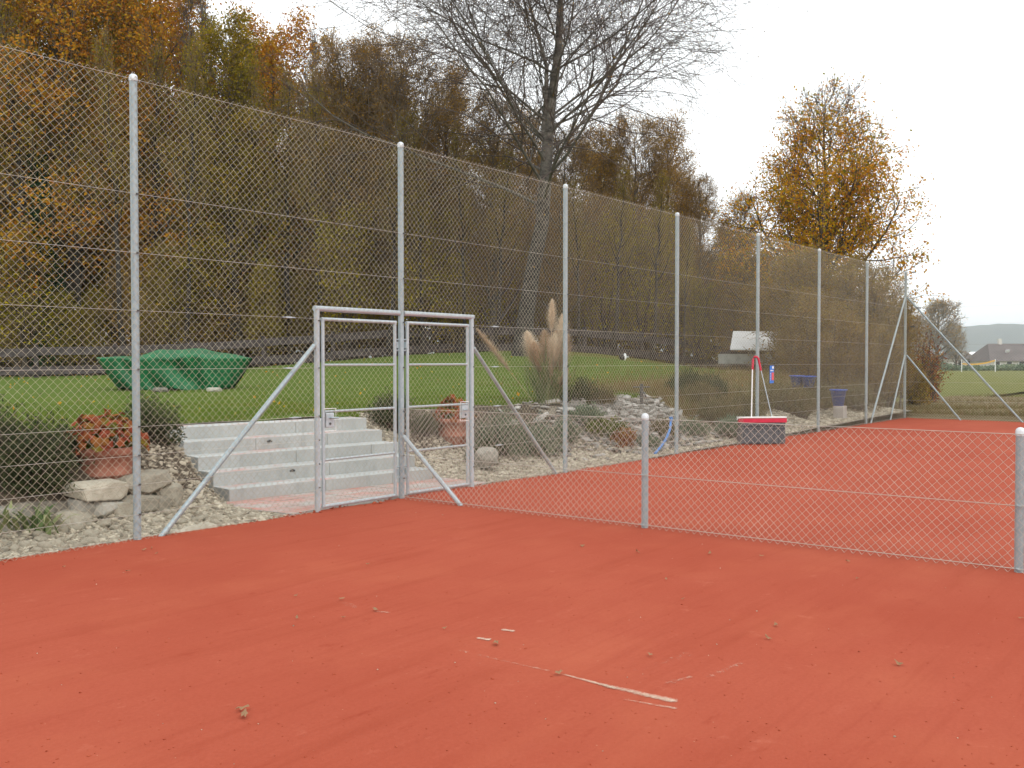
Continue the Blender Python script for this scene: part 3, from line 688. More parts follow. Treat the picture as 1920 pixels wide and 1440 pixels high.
# rubble of pale flakes on the rise
r = np.random.default_rng(10); n = 1500; u = r.normal(7.2, .95, n); v = np.clip(r.normal(1.45, .55, n), .25, 2.5)
scatter('rubble', np.stack([u, v, land_low(u, v) + .03], 1), r.gamma(5, .016, n) + .03, .35, M['flake'], 12)
for k in range(26):
    u, v = r.normal(7.1, .9), np.clip(r.normal(1.5, .5), .4, 2.3); V, Fc = rock(2, (1, 1, 1), 80 + k % 6, .2, .25); b = MB(); s = r.uniform(.14, .30)
    o = link(bpy.data.objects.new('flagstone', hull_rock((s * 1.25, s, s * .4), 500 + k, M['flake'], 18, 'flagstone'))); o.location = (u, v, float(land_low(u, v)) + .05); o.rotation_euler = (r.normal() * .25, r.normal() * .25, r.uniform(0, 6))
    tag(o, 'pale jagged slab in the rubble heap behind the fence', 'stone', 'slabs in the rubble heap')

# ================================================================== POTS
def leaf_lobed(size, rng):
    a = np.linspace(0, 2 * pi, 11)[:-1]; rad = np.where(np.arange(10) % 2 == 0, 1, .68) * size / 2
    V = np.stack([rad * np.cos(a), rad * np.sin(a), -.25 * rad + rng.normal(size=10) * size * .06], 1); V = np.vstack([[0, 0, 0], V]); return V, [[0, 1 + i, 1 + (i + 1) % 10] for i in range(10)]
def pot(loc, s, label, seed, rz=0, nl=240, spread=1.0, hgt=.30):
    root = empty('flower_pot', loc, rz); tag(root, label, 'flower pot')
    b = MB(); b.lathe([(.001, 0), (.205, 0), (.213, .02), (.238, .145), (.246, .15), (.249, .165), (.243, .175), (.272, .345), (.288, .35), (.300, .36), (.304, .40), (.298, .425), (.282, .428), (.272, .42), (.262, .36)], n=40); b.build('pot', M['terracotta'], root, True)
    b = MB(); b.lathe([(.268, .37), (.15, .385), (.001, .39)], n=24); b.build('potting_soil', M['soil'], root, True)
    rng = np.random.default_rng(seed); lm = MB(); stm = MB()
    a = rng.uniform(0, 2 * pi, nl); q = np.sqrt(rng.uniform(0, 1, nl)); R_ = .42 * spread * q
    z = .43 + hgt * (1 - q ** 2.4) * rng.uniform(.45, 1.1, nl) + .05 - .06 * (q > .9) * rng.uniform(0, 1.6, nl)
    for i in range(nl):
        V, Fc = leaf_lobed(rng.uniform(.07, .125), rng); c = np.array([R_[i] * cos(a[i]), R_[i] * sin(a[i]), z[i]])
        n_ = norm(np.array([cos(a[i]) * q[i] * 1.2, sin(a[i]) * q[i] * 1.2, .75]) + rng.normal(size=3) * .35); A, B = frames(n_[None]); Rm = np.stack([A[0], B[0], n_], 1)
        lm.add(V @ Rm.T + c, t=Fc)
        if i % 2 == 0: stm.tube([(c[0] * .35, c[1] * .35, .38), (c[0] * .8, c[1] * .8, .38 + (c[2] - .38) * .7), c], .004, 4, cap=False)
    lm.build('foliage', M['lf_pot'], root); stm.build('leaf_stalks', M['lf_green'], root); root.scale = (s, s, s); return root
pot((*fp(196, 1.42, 0)[:2], .27), 1.0, 'terracotta pot full of orange-red leaves left of the steps', 3)
pot((*plan(852, 14.7), .26), .98, 'terracotta pot with yellow and rust leaves right of the steps', 8, nl=150, spread=.8, hgt=.30)

# ================================================================== PLANTS IN THE BEDS
def gl(px, d, dz=0.0):
    u, v = plan(px, d); return (u, v, float(land_low(u, v)) + dz)
bush('lavender_bush', gl(58, 8.95, -.12), .56, .45, .80, 120, 9500, .046, M['lf_dark'], 1, label='dense dark grey-green bush left of the orange potted plant', aspect=.26, up=-.8, fill=.65, lumps=12)
bush('lavender_bush', gl(-60, 8.8, -.12), .6, .5, .80, 100, 7500, .046, M['lf_dark'], 2, label='dark grey-green bush cut by the left picture edge', aspect=.26, up=-.8, fill=.65, lumps=12)
bush('lavender_bush', gl(284, 10.4, -.06), .34, .40, .60, 70, 4200, .038, M['lf_dark'], 3, label='small dark bush between the orange pot and the steps', aspect=.3, up=-.6, fill=.6, lumps=9)
bush('evergreen_bush', gl(735, 14.2, .0), .40, .36, .62, 60, 3400, .042, M['lf_dark'], 4, label='dark evergreen bush at the right end of the top step', aspect=.35, up=-.5, fill=.6, lumps=9)
bush('evergreen_bush', gl(793, 14.4, .0), .34, .3, .46, 50, 2600, .042, M['lf_dark'], 14, label='low dark bush touching the left side of the rust-leaved pot', aspect=.35, up=-.5, fill=.6)
bush('juniper_bush', gl(930, 14.7), .58, .48, .74, 90, 6500, .045, M['lf_grey'], 5, label='blue-green juniper bush right of the rust-leaved pot', aspect=.22, up=-.6, fill=.65, lumps=12)
bush('juniper_bush', gl(1000, 15.2), .55, .45, .70, 80, 6000, .045, M['lf_grey'], 6, label='spreading blue-green juniper at the foot of the pampas grass', aspect=.22, up=-.6, fill=.65, lumps=12)
bush('juniper_bush', gl(908, 14.0), .34, .3, .46, 50, 2600, .038, M['lf_dark'], 16, label='low dark juniper behind the grey brown boulder', aspect=.25, up=-.6, fill=.6)
bush('rock_plant', gl(1140, 16.3), .50, .40, .32, 50, 3400, .04, M['lf_green'], 7, label='yellow-green rock plant at the left foot of the rubble', cat='plant')
bush('rock_plant', gl(1172, 16.1), .30, .26, .34, 30, 1400, .04, M['lf_red'], 8, label='red-leaved rock plant at the left foot of the rubble', cat='plant')
bush('rock_plant', gl(1100, 16.5), .46, .34, .34, 40, 2400, .038, M['lf_grey'], 9, label='grey-green rock plant below the pampas grass', cat='plant')
for k, (px, d, r_, h, m_, lab) in enumerate(((1345, 19.6, .75, .55, 'lf_tuss', 'tussock of olive grass right of the rubble'), (1372, 18.7, .5, .40, 'lf_grey', 'grey-green tussock left of the court broom'), (1398, 20.6, .9, .68, 'lf_tuss', 'dry olive tussock behind the court broom'),
        (1310, 20.8, .8, .5, 'lf_tuss', 'olive tussock on the crest behind the rubble'), (1290, 21.5, .7, .55, 'lf_dark', 'dark tussock at the lawn edge behind the fourth tall post'), (1330, 21.8, .7, .6, 'lf_dark', 'dark tussock on the bank left of the fifth tall post'),
        (1460, 22.4, 1.0, .75, 'lf_tuss', 'tall dry tussock under the blue notice'), (1500, 22.6, .9, .6, 'lf_tuss', 'brown tussock below the blue tubs'), (1540, 24.6, 1.0, .8, 'lf_tuss', 'brown tussock left of the concrete block'), (1610, 25.6, 1.0, .8, 'lf_tuss', 'brown tussock right of the concrete block'))):
    bush('grass_clump', gl(px, d), r_, r_ * .6, h, 110, 3600, .14, M[m_], 50 + k, label=lab, cat='plant', aspect=.07, up=-1.5, fill=.45, lumps=9)
def strap_plant(name, loc, n, L, seed, m, label, wd=.022):
    rng = np.random.default_rng(seed); root = empty(name, loc); b = MB(); K = 7; tt = np.linspace(0, 1, K)[:, None]
    for i in range(n):
        a = rng.uniform(0, 2 * pi); l = L * rng.uniform(.6, 1.1); o = np.array([cos(a), sin(a), 0]); sp = rng.uniform(.25, .9)
        P = rng.normal(size=3) * np.array([.07, .07, 0]) + o * tt * l * sp + np.array([0, 0, 1]) * l * (tt * 1.05 - tt ** 2 * (.35 + .55 * sp)); sd_ = np.array([-sin(a), cos(a), 0]) * wd * (1 - tt ** 2) * rng.uniform(.6, 1.2)
        V = np.stack([P - sd_, P + sd_], 1).reshape(-1, 3); b.add(V, [[2 * k, 2 * k + 1, 2 * k + 3, 2 * k + 2] for k in range(K - 1)])
    b.build('strap_leaves', m, root, True); return tag(root, label, 'plant')
for k, (px, d, r_, h, m_, lab) in enumerate(((1060, 15.8, .42, .42, 'lf_grey', 'blue-green juniper between pampas grass and third tall post'), (1085, 17.4, .6, .5, 'lf_dark', 'dark low shrub right of the pampas grass'), (1120, 17.6, .5, .4, 'lf_tuss', 'olive low shrub at the lawn edge left of the rubble'), (1245, 17.3, .35, .3, 'lf_tuss', 'dry brown plant growing in the rubble beside the hose'), (1215, 16.4, .3, .2, 'lf_grey', 'small grey-green cushion plant low in the rubble'), (1300, 17.9, .5, .35, 'lf_grey', 'grey-green cushion plant right of the fourth tall post'))):
    bush('bed_plant', gl(px, d), r_, r_ * .7, h, 60, 3200, .045, M[m_], 150 + k, label=lab, cat='plant', aspect=.3, up=-.6, fill=.6, lumps=9)
strap_plant('iris_plant', gl(70, 8.45, -.02), 30, .55, 2, M['blade'], 'pale strap-leaved plant arching in front of the dark bush')
strap_plant('iris_plant', gl(8, 8.3, -.02), 22, .48, 3, M['blade'], 'strap-leaved plant at the left picture edge above bare soil')
# pampas grass
pg = empty('pampas_grass', gl(1030, 17.2)); tag(pg, 'pampas grass clump with cream plumes beside the third tall post', 'grass')
rng = np.random.default_rng(9); b = MB(); K = 8; tt = np.linspace(0, 1, K)[:, None]
for i in range(330):
    a = rng.uniform(0, 2 * pi); l = rng.uniform(.7, 1.7); o = np.array([cos(a), sin(a), 0]); sp = rng.uniform(.15, .75)
    P = rng.normal(size=3) * np.array([.12, .12, 0]) + o * tt * l * sp + np.array([0, 0, 1]) * l * (tt * 1.15 - tt ** 2 * (.3 + .6 * sp)); s_ = np.array([-sin(a), cos(a), 0]) * .007 * (1 - tt ** 2)
    b.add(np.stack([P - s_, P + s_], 1).reshape(-1, 3), [[2 * k, 2 * k + 1, 2 * k + 3, 2 * k + 2] for k in range(K - 1)])
b.build('leaves', M['blade'], pg, True)
base = np.array(gl(1030, 17.2)); yaw = _rt
def plume(dx, top, ln, wd, m, dy=0.0, bend=0.0, n=2000):
    # dx sideways offset of the tip, top its height above the clump's foot
    tipv = yaw * dx + _fh * dy + np.array([0, 0, top]); foot = yaw * dx * .2 + np.array([0, 0, 0])
    tt_ = np.linspace(0, 1, 9)[:, None]; ax = foot * (1 - tt_) + tipv * tt_; ax = ax + np.array([0, 0, 1]) * bend * np.sin(tt_ * pi)
    q = MB(); q.tube(ax, .006, 5); o = q.build('stalk', M['plume_old'], pg, True)
    t0 = 1 - ln / np.linalg.norm(tipv - foot); f = rng.uniform(t0, 1, n); P = np.stack([np.interp(f, tt_[:, 0], ax[:, k]) for k in range(3)], 1)
    w_ = wd * 1.15 * np.sin(np.clip((f - t0) / (1 - t0), 0, 1) ** .65 * pi) ** .7 + .012; d = norm(rng.normal(size=(n, 3)) * np.array([1, 1, .3]) + norm(tipv - foot) * 1.1)
    L_ = w_ * rng.uniform(.8, 1.9, n); e = P + d * L_[:, None]; e[:, 2] -= .25 * L_; A, _b = frames(d); s = .0042
    h = MB(); h.add(np.stack([P - A * s, P + A * s, e], 1).reshape(-1, 3), t=np.arange(3 * n).reshape(-1, 3)); h.build('plume', m, pg)
plume(.05, 1.85, .58, .09, M['plume']); plume(-.40, 1.28, .62, .17, M['plume']); plume(.24, 1.58, .75, .17, M['plume']); plume(-.30, 1.12, .6, .17, M['plume'], .2); plume(.10, 1.22, .6, .17, M['plume'], -.2)
plume(-.08, 1.30, .62, .16, M['plume_old'], .1); plume(.12, 1.28, .7, .17, M['plume_old'], -.1); plume(.33, 1.22, .7, .16, M['plume_old']); plume(-.28, 1.08, .55, .15, M['plume_old'], -.15)
plume(.0, .75, .5, .08, M['plume_old'], -.35); plume(.30, .62, .4, .07, M['plume_old'], -.45); plume(-1.29, 1.33, .95, .10, M['plume_old'], -.1)
# lawn grass
rng = np.random.default_rng(21)
def blades(name, pts, h, wd, m, seed):
    r = np.random.default_rng(seed); n = len(pts); a = r.uniform(0, 2 * pi, n); s = np.stack([np.cos(a), np.sin(a), 0 * a], 1) * wd
    hh = (h * r.uniform(.5, 1.4, n))[:, None]; ti = pts + np.array([0, 0, 1]) * hh + np.stack([r.normal(size=n), r.normal(size=n), 0 * a], 1) * hh * .5
    b = MB(); b.add(np.stack([pts - s, pts + s, ti], 1).reshape(-1, 3), t=np.arange(3 * n).reshape(-1, 3)); return tag(b.build(name, m), kind='stuff')
n = 90000; u = rng.uniform(-9, 19, n); v = lawn_edge(u) + rng.exponential(3.2, n); ok = ~((u > -1.5) & (u < 1.75) & (v < 3.0)); u, v = u[ok], v[ok]
blades('grass', np.stack([u, v, land(u, v)], 1), .055, .006, M['grassblade'], 5)
n = 26000; u = 19.9 + rng.exponential(6, n); v = rng.uniform(-9, 2, n); ok = u < 38
blades('dry_grass', np.stack([u[ok], v[ok], .10 + 0 * u[ok]], 1), .11, .008, M['dryblade'], 6)
n = 16000; u = rng.uniform(9.4, 20, n); v = 1.25 + rng.exponential(1.3, n); blades('dry_grass', np.stack([u, v, land(u, v)], 1), .20, .007, M['dryblade'], 8)
n = 380; u = rng.uniform(-12, 19, n); v = lawn_edge(u) + rng.uniform(0, 1, n) ** 1.3 * 30; P = np.stack([u, v, land(u, v) + .045], 1); V, q = leaf_quads(P, .07, rng, 0, .8); b = MB(); b.add(V, q); tag(b.build('leaf_litter', M['lf_gold']), kind='stuff')

# ================================================================== THINGS BEHIND THE FENCE
# tarpaulin-covered boat-shaped heap
tp = empty('covered_boat', gl(330, 22.6), TH - pi / 2); tag(tp, 'low boat-shaped load under a crumpled green tarpaulin on the lawn', 'boat')
rng = np.random.default_rng(31); nx, ny = 150, 64
X = np.linspace(-1, 1, nx)[:, None]; S = np.linspace(0, 1, ny)[None]
topx = np.interp(X, [-1, -.5, -.2, .35, .7, 1], [.76, .77, .93, .97, .85, .76]); half = .55 * (1 - .25 * np.abs(X) ** 3)
def tarp_pt(x, s):
    """Section round the hull: s=0 front foot, .45 front rim, .55 back rim, 1 back foot."""
    tz = np.interp(x, [-1, -.5, -.2, .35, .7, 1], [.77, .78, .93, .96, .83, .75]); edge = np.interp(x, [-1, -.5, .0, .3, .6, 1], [.77, .72, .72, .78, .74, .74])
    zf = np.where(s < .42, s / .42 * edge, np.where(s < .58, edge + (tz - edge) * np.sin((s - .42) / .16 * pi), (1 - s) / .42 * edge))
    lx = 1.80 * x * (.72 + .28 * np.clip(zf / .78, 0, 1) ** .8) ; hw = .62 * np.sqrt(np.clip(1 - .97 * np.abs(x) ** 5, 0, 1))
    y = np.where(s < .42, -hw * (.80 + .20 * (s / .42)), np.where(s < .58, -hw + 2 * hw * (s - .42) / .16, hw * (.8 + .2 * (1 - s) / .42)))
    return np.stack([lx, y, zf], -1)
XX, SS = np.broadcast_arrays(X, S); V = tarp_pt(XX, SS)
fold = .03 * np.sin(23 * XX + 9 * SS) * np.sin(4 * XX) + .045 * np.sin(9 * XX + 4 * SS + 2 * np.sin(5 * SS)) + .05 * np.exp(-((XX - .28 - .25 * (SS - .3)) / .07) ** 2) - .12 * np.exp(-((XX - .05 - .7 * (.42 - SS)) / .16) ** 2) * (SS < .42) * np.sin(np.clip(SS / .42, 0, 1) * pi)
V[..., 1] += -fold * np.sign(.5 - SS) * (np.abs(SS - .5) > .05); V[..., 2] += .012 * np.sin(13 * XX + 9 * SS) + .03 * np.clip(np.sin(7 * XX + 1), 0, 1) * (SS < .03)
cr = 0
for _ in range(34):     # random creases
    x0, s0, an, ln_, dp = rng.uniform(-1, 1), rng.uniform(0, 1), rng.uniform(0, pi), rng.uniform(.12, .5), rng.uniform(.004, .015) * rng.choice([-1, 1])
    du_, ds_ = (XX - x0), (SS - s0) * 1.2; q_ = du_ * np.cos(an) + ds_ * np.sin(an); p_ = -du_ * np.sin(an) + ds_ * np.cos(an); cr = cr + dp * np.exp(-(q_ / .05) ** 2) * np.exp(-(p_ / ln_) ** 2)
V[..., 1] += cr * np.where(SS < .5, -1, 1); V[..., 2] += cr * .7 * (SS > .3) * (SS < .7)
idx = np.arange(nx * ny).reshape(nx, ny); b = MB(); b.add(V, np.stack([idx[:-1, :-1], idx[1:, :-1], idx[1:, 1:], idx[:-1, 1:]], -1).reshape(-1, 4)); o = b.build('tarpaulin', M['tarp'], tp, True)
sm = o.modifiers.new('thickness', 'SOLIDIFY'); sm.thickness = .004
b = MB(); b.box((0, 0, .30), (1.8, .7, .5)); b.build('hull', M['wood_dark'], tp, bevel=.05)
for k, (x, l) in enumerate(((-.35, .45), (.85, .42))):
    V, Fc = rock(2, (l, .25, .14), 300 + k, .2); o = link(bpy.data.objects.new('boulder', hull_rock((l * .85, .24, .13), 310 + k, M['boulder_grey'], 60, rnd=.75))); p = at(330, 735, 21.7) + _rt * x; o.location = (p[0], p[1], float(land(p[0], p[1])) + .05); o.rotation_euler = (0, 0, TH - pi / 2)
    tag(o, 'flat stone holding down the %s of the green tarpaulin' % ('middle' if k == 0 else 'right end'), 'stone')

# rail fence at the edge of the wood
rf = empty('rail_fence', (0, 0, 0)); tag(rf, 'dark weathered wooden rail fence at the edge of the wood', 'fence')
A_, B_ = np.array(plan(-420, 33.0)), np.array(plan(1500, 45.0)); L_ = np.linalg.norm(B_ - A_); nseg = 15; dirr = (B_ - A_) / L_
pts = [A_ + (B_ - A_) * k / nseg for k in range(nseg + 1)]; ang = math.atan2(dirr[1], dirr[0]); rng = np.random.default_rng(17)
for k, p in enumerate(pts):
    z = float(land(*p)); b = MB(); b.box((0, 0, .62), (.15, .13, 1.3)); o = b.build('post', M['wood_dark'], rf, bevel=.01); o.location = (p[0], p[1], z - .05); o.rotation_euler = (0, 0, ang)
    if k < nseg:
        q = pts[k + 1]; z2 = float(land(*q)); ln = np.linalg.norm(q - p); tl = math.atan2(z2 - z, ln)
        for h in (.95, .28):
            b = MB(); b.box((ln / 2, -.09, 0), (ln + .1, .05, .30)); o = b.build('rail', M['wood_dark'], rf, bevel=.008); o.location = (p[0], p[1], z + h + rng.uniform(-.02, .02)); o.rotation_euler = (0, -tl + rng.normal() * .004, ang)

# hut with white roof, half hidden by foliage
hut = empty('garden_hut', (*plan(1352, 35.5), 0), TH - pi / 2 - .06); tag(hut, 'low hut with white sloping roof behind the foliage beyond the lawn', 'hut')
M['roof_white'] = basic('white_roof', (.78, .8, .8), (.84, .86, .86), 2, .4)
b = MB(); b.box((1.9, 1.3, 1.25), (3.2, 1.9, 1.3)); b.build('wall', M['wood_dark'], hut)
b = MB(); b.add([[.28, -.25, 1.99], [4.4, -.25, 1.93], [4.4, 2.6, 2.66], [.86, 2.6, 2.72], [.28, -.25, 1.94], [4.4, -.25, 1.88], [4.4, 2.6, 2.60], [.86, 2.6, 2.66]], [[0, 1, 2, 3], [7, 6, 5, 4], [4, 5, 1, 0], [5, 6, 2, 1], [6, 7, 3, 2], [7, 4, 0, 3]])
b.build('roof', M['roof_white'], hut)
b = MB(); b.box((1.75, -.02, 1.62), (3.7, .08, .36)); b.build('parapet_panel', basic('grey_panel', (.26, .28, .26), (.40, .41, .38), 3, .8), hut)
for x in (.3, 1.8, 3.6):
    b = MB(); b.box((x, .08, 1.35), (.10, .10, 1.2)); b.build('post', M['wood_dark'], hut)
# small black and white ornament on the crest
oc = plan(1168, 34.6); orn = empty('garden_ornament', (*oc, float(land(*oc))), .4); tag(orn, 'small black and white ornament on the lawn crest before the rail fence', 'ornament')
for k, (x, y, z, s, m) in enumerate(((-.2, 0, .13, (.22, .2, .26), 'black'), (-.05, -.05, .12, (.2, .16, .24), 'roof_white'), (.12, 0, .10, (.24, .2, .20), 'boulder_grey'), (.20, -.04, .16, (.12, .12, .28), 'roof_white'), (.27, .03, .14, (.14, .16, .28), 'black'))):
    if 'black' not in M: M['black'] = basic('black_paint', (.015, .015, .016), (.03, .03, .03), 10, .5)
    V, Fc = rock(2, s, 200 + k, .2); b = MB(); b.add(V, t=Fc); o = b.build('figure', M[m], orn, True); o.location = (x, y, z)

# court broom leaning on the fifth tall post
bc = on_ground(1429, 832); BR = empty('court_broom', (bc[0], bc[1], 0), TH - pi / 2 + .12)
tag(BR, 'wide red and white court broom leaning against a tall fence post', 'broom')
zt = .49
b = MB(); b.box((0, 0, zt - .055), (.93, .085, .085)); b.build('head', M['red_plastic'], BR, bevel=.012)
b = MB(); b.box((-.01, -.002, zt + .002), (.94, .10, .026)); b.tube([(-.47, 0, zt - .0), (-.485, 0, zt - .04)], .014, 8); b.build('head_trim', M['white_plastic'], BR, bevel=.008)
b = MB(); rng = np.random.default_rng(41); n = 2600
x = rng.uniform(-.45, .43, n); y = rng.uniform(-.035, .035, n); e = np.stack([x * .97 + rng.normal(size=n) * .02 - .03, y * 2.2 + rng.normal(size=n) * .02, rng.uniform(.0, .045, n)], 1); s = np.stack([np.full(n, .0035), 0 * x, 0 * x], 1); p0 = np.stack([x, y, np.full(n, zt - .09)], 1)
b.add(np.stack([p0 - s, p0 + s, e + s, e - s], 1).reshape(-1, 3), np.arange(4 * n).reshape(-1, 4)); b.build('bristles', M['bristle'], BR)
for k in range(6):
    b = MB(); b.box((-.02 + .01 * rng.normal(), -.045, .06 + .055 * k), (.86, .02, .009)); b.build('bristle_band', M['black'], BR)
b = MB(); b.tube([(-.21, 0, zt), (-.105, .24, 1.42)], .0125, 8); b.build('handle', M['white_plastic'], BR, True)
b = MB(); b.tube([(.19, 0, zt), (.055, .24, 1.40)], .0085, 8); b.build('handle', M['galv_light'], BR, True)
b = MB(); b.tube([(-.107, .235, 1.38), (-.085, .265, 1.58), (-.06, .27, 1.62), (-.01, .27, 1.62), (.02, .265, 1.585), (.06, .235, 1.36)], .022, 8); b.build('grip', M['red_plastic'], BR, True)

# blue notice on the mesh
sg = empty('notice_sign', (*fp(1447, -.05, 0)[:2], 1.28), 0); tag(sg, 'small blue notice with red patch hanging on the mesh beside the broom', 'sign')
b = MB(); b.box((0, 0, 0), (.195, .006, .345)); b.build('board', M['sign_blue'], sg)
b = MB(); b.box((.045, -.005, .135), (.08, .004, .045)); b.build('white_patch', M['white_plastic'], sg)
b = MB(); b.box((.035, -.005, -.04), (.10, .004, .15)); b.build('red_patch', M['sign_red'], sg)
b = MB(); 
for k in range(7): b.box((-.07 + k * .021, -.005, .075), (.013, .003, .022))
for k in range(5): b.box((-.075 + .004 * (k % 2), -.005, .02 - k * .032), (.02, .003, .016))
b.build('lettering', M['white_plastic'], sg)

# blue containers, concrete block
def bucket(loc, r0, r1, h, label, name='blue_bucket'):
    root = empty(name, loc); b = MB(); b.lathe([(.001, 0), (r0, 0), (r1, h), (r1 + .02, h), (r1 + .02, h - .03), (r1 + .004, h - .03)], n=24); b.lathe([(r1 - .008, h - .002), (r0 - .01, .02), (.001, .02)], n=24); b.build('tub', M['blue_plastic'], root, True)
    b = MB(); a = np.linspace(0, pi, 12); b.tube(np.stack([(r1 + .01) * np.cos(a), .03 + 0 * a, h - .03 - .10 * np.sin(a)], 1), .006, 6, cap=False); b.build('handle', M['dark_metal'], root, True); return tag(root, label, 'bucket')
bb = at(1575, 783, 23.6); blk = MB(); blk.box((0, 0, .15), (.36, .24, .31)); bo = empty('concrete_block', (bb[0], bb[1], float(land_low(bb[0], bb[1])) - .02), .1); tag(bo, 'pale concrete block on the gravel under the blue bucket', 'block')
for x in (-.092, .092):
    q = MB(); q.box((x, 0, .16), (.178, .24, .32)); q.build('block_half', M['paving'], bo, bevel=.01)
bucket((bb[0] + .02, bb[1] + .05, bo.location.z + .322), .12, .19, .40, 'tapered blue bucket standing on the concrete block')
c0 = at(1494, 726, 24.6); c1 = at(1516, 727, 24.4)
for k, (c, lab) in enumerate(((c0, 'left of two blue tubs lying on the overgrown bank'), (c1, 'right of two blue tubs lying on the overgrown bank'))):
    o = bucket((c[0], c[1], c[2] + .02), .13, .17, .30, lab, 'blue_tub'); sp = MB(); sp.box((c[0], c[1], c[2] - .35), (.3, .3, .72))
    o.location.z = max(float(land(c[0], c[1])), c[2])
# hose and tap
hp = [at(1258, 789, 16.9), at(1256, 806, 16.7), at(1248, 825, 16.4), at(1237, 840, 16.0), at(1228, 856, 15.62)]
hp = [(p[0], p[1], max(p[2], float(land_low(p[0], p[1])) + .03)) for p in hp]
tq = np.linspace(0, 4, 25); P = np.stack([np.interp(tq, range(5), [p[k] for p in hp]) for k in range(3)], 1); P[1:-1] = (P[:-2] + 2 * P[1:-1] + P[2:]) / 4
hs_ = empty('garden_hose', hp[-1]); b = MB(); b.tube(P - np.array(hp[-1]), .022, 8); b.build('hose', M['hose'], hs_, True); b = MB(); b.tube([P[0] - np.array(hp[-1]), P[0] - np.array(hp[-1]) + np.array([0, 0, .07])], .034, 10); b.build('coupling', M['hose'], hs_, True)
tag(hs_, 'light blue garden hose lying down the rubble to the court edge', 'hose')
tpz = gl(1203, 18.3); sp_ = empty('standpipe', tpz); tag(sp_, 'dark standpipe with cross handle on top of the rubble', 'tap')
b = MB(); b.tube([(0, 0, -.1), (0, 0, .46)], .035, 8); b.build('pipe', M['dark_metal'], sp_, True)
b = MB(); b.tube([(-.14, .1, .40), (.14, -.1, .40)], .014, 6); b.build('cross_handle', M['dark_metal'], sp_, True)
b = MB(); b.tube([(0, 0, .3), (-.05, -.10, .29), (-.06, -.13, .22)], .02, 6); b.build('spout', M['dark_metal'], sp_, True)

# ================================================================== TREES
def place(proto, px, d, h, H0, label, group, rz, cat='tree', first=[None], sxy=1.0, dz=0.0):
    o = copy_tree(proto); u, v = plan(px, d); s = h / H0; o.location = (u, v, float(land(u, v)) - .05 + dz); o.scale = (s * sxy, s * sxy, s); o.rotation_euler = (0, 0, rz)
    tag(o, label, cat, group); return o
protos = []
def P_(*a, **k):
    o = gen_tree(*a, **k); protos.append(o); return o
oak = P_('oak_tree', 16, .26, .12, 4.2, 34, 10, 5, 101, M['lf_orange'], 26000, .13, M['bark'], M['twig_brown'], jit=.20, up1=.6, shape=.45, ang1=(40, 75))
olive = P_('hornbeam_tree', 15, .22, .08, 3.6, 36, 10, 5, 102, M['lf_olive'], 26000, .12, M['bark'], M['twig_brown'], jit=.2, up1=.8, shape=.45, ang1=(35, 70))
alder = P_('alder_tree', 14, .20, .10, 3.6, 40, 11, 6, 103, M['lf_brown'], 14000, .07, M['bark_grey'], M['twig_brown'], jit=.07, up1=1.0, up2=.5, tw_r=.008, leaf_t0=.3, shape=.35, n4=2, ang1=(30, 65))
alder2 = P_('alder_tree', 14, .18, .12, 3.3, 36, 11, 6, 113, M['lf_brown'], 20000, .085, M['bark'], M['twig_brown'], jit=.10, up1=1.1, up2=.6, tw_r=.008, shape=.35, n4=1, ang1=(30, 65))
shoot = P_('poplar_tree', 17, .15, .12, 2.4, 22, 8, 5, 104, M['lf_olive'], 6000, .09, M['bark_grey'], M['twig'], stems=4, jit=.1, up1=1.6, up2=1.0, ang1=(15, 38), ltop=.1, tw_r=.007, n4=1)
scrub = P_('hazel_shrub', 6, .07, .03, 2.0, 14, 7, 4, 105, M['lf_yellow'], 8000, .10, M['bark'], M['twig_brown'], stems=6, jit=.16, up1=1.2, ang1=(20, 50))
scrub2 = P_('thorn_shrub', 5, .06, .03, 2.0, 14, 7, 5, 106, M['lf_olive'], 8000, .095, M['bark'], M['twig_brown'], stems=6, jit=.14, up1=.9, ang1=(20, 55))
scrub3 = P_('thorn_shrub', 5, .06, .03, 1.9, 14, 7, 5, 116, M['lf_brown'], 7000, .09, M['bark'], M['twig_brown'], stems=6, jit=.14, up1=1.0, ang1=(20, 55))
slim = P_('ash_tree', 15, .17, .42, 2.6, 20, 8, 5, 131, M['lf_olive'], 5200, .10, M['bark_dark'], M['twig_brown'], jit=.12, up1=1.2, up2=.6, ang1=(25, 55), ltop=.3, tw_r=.007, lean=(.5, .3))
def top_y(px): return np.interp(px, [-300, 0, 200, 380, 430, 520, 600, 660, 760, 860, 940, 1050, 1150, 1250, 1320, 1400, 1460], [-130, -110, -90, -20, 70, 60, 120, 130, 130, 185, 250, 290, 262, 280, 350, 390, 440])
rng = np.random.default_rng(77)
ORD = ['leftmost', 'second', 'third', 'fourth', 'fifth', 'sixth', 'seventh', 'eighth', 'ninth', 'tenth', 'eleventh', 'twelfth', 'thirteenth', 'fourteenth', 'fifteenth', 'sixteenth', 'seventeenth', 'eighteenth', 'nineteenth', 'twentieth', 'twenty-first', 'twenty-second', 'twenty-third']
COUNT = {}
def nth(key):
    k = COUNT.get(key, 0); COUNT[key] = k + 1
    return 'leftmost' if k == 0 else ORD[min(k, 22)]
KIND = {'oak': (oak, 16, 'orange and gold leaved tree', 'golden trees of the wood'), 'olive': (olive, 15, 'olive green leaved tree', 'olive trees of the wood'),
        'alder': (alder, 14, 'brown twiggy tree', 'brown trees of the wood'), 'alder2': (alder2, 14, 'brown twiggy tree', 'brown trees of the wood'),
        'shoot': (shoot, 17, 'slim bare-shooted tree', 'bare slim trees of the wood')}
def name_it(lb, row):
    q = nth((lb, row)); return '%s %s in the %s of the wood' % (q, lb, row) if q == 'leftmost' else '%s %s from the left in the %s of the wood' % (q, lb, row)
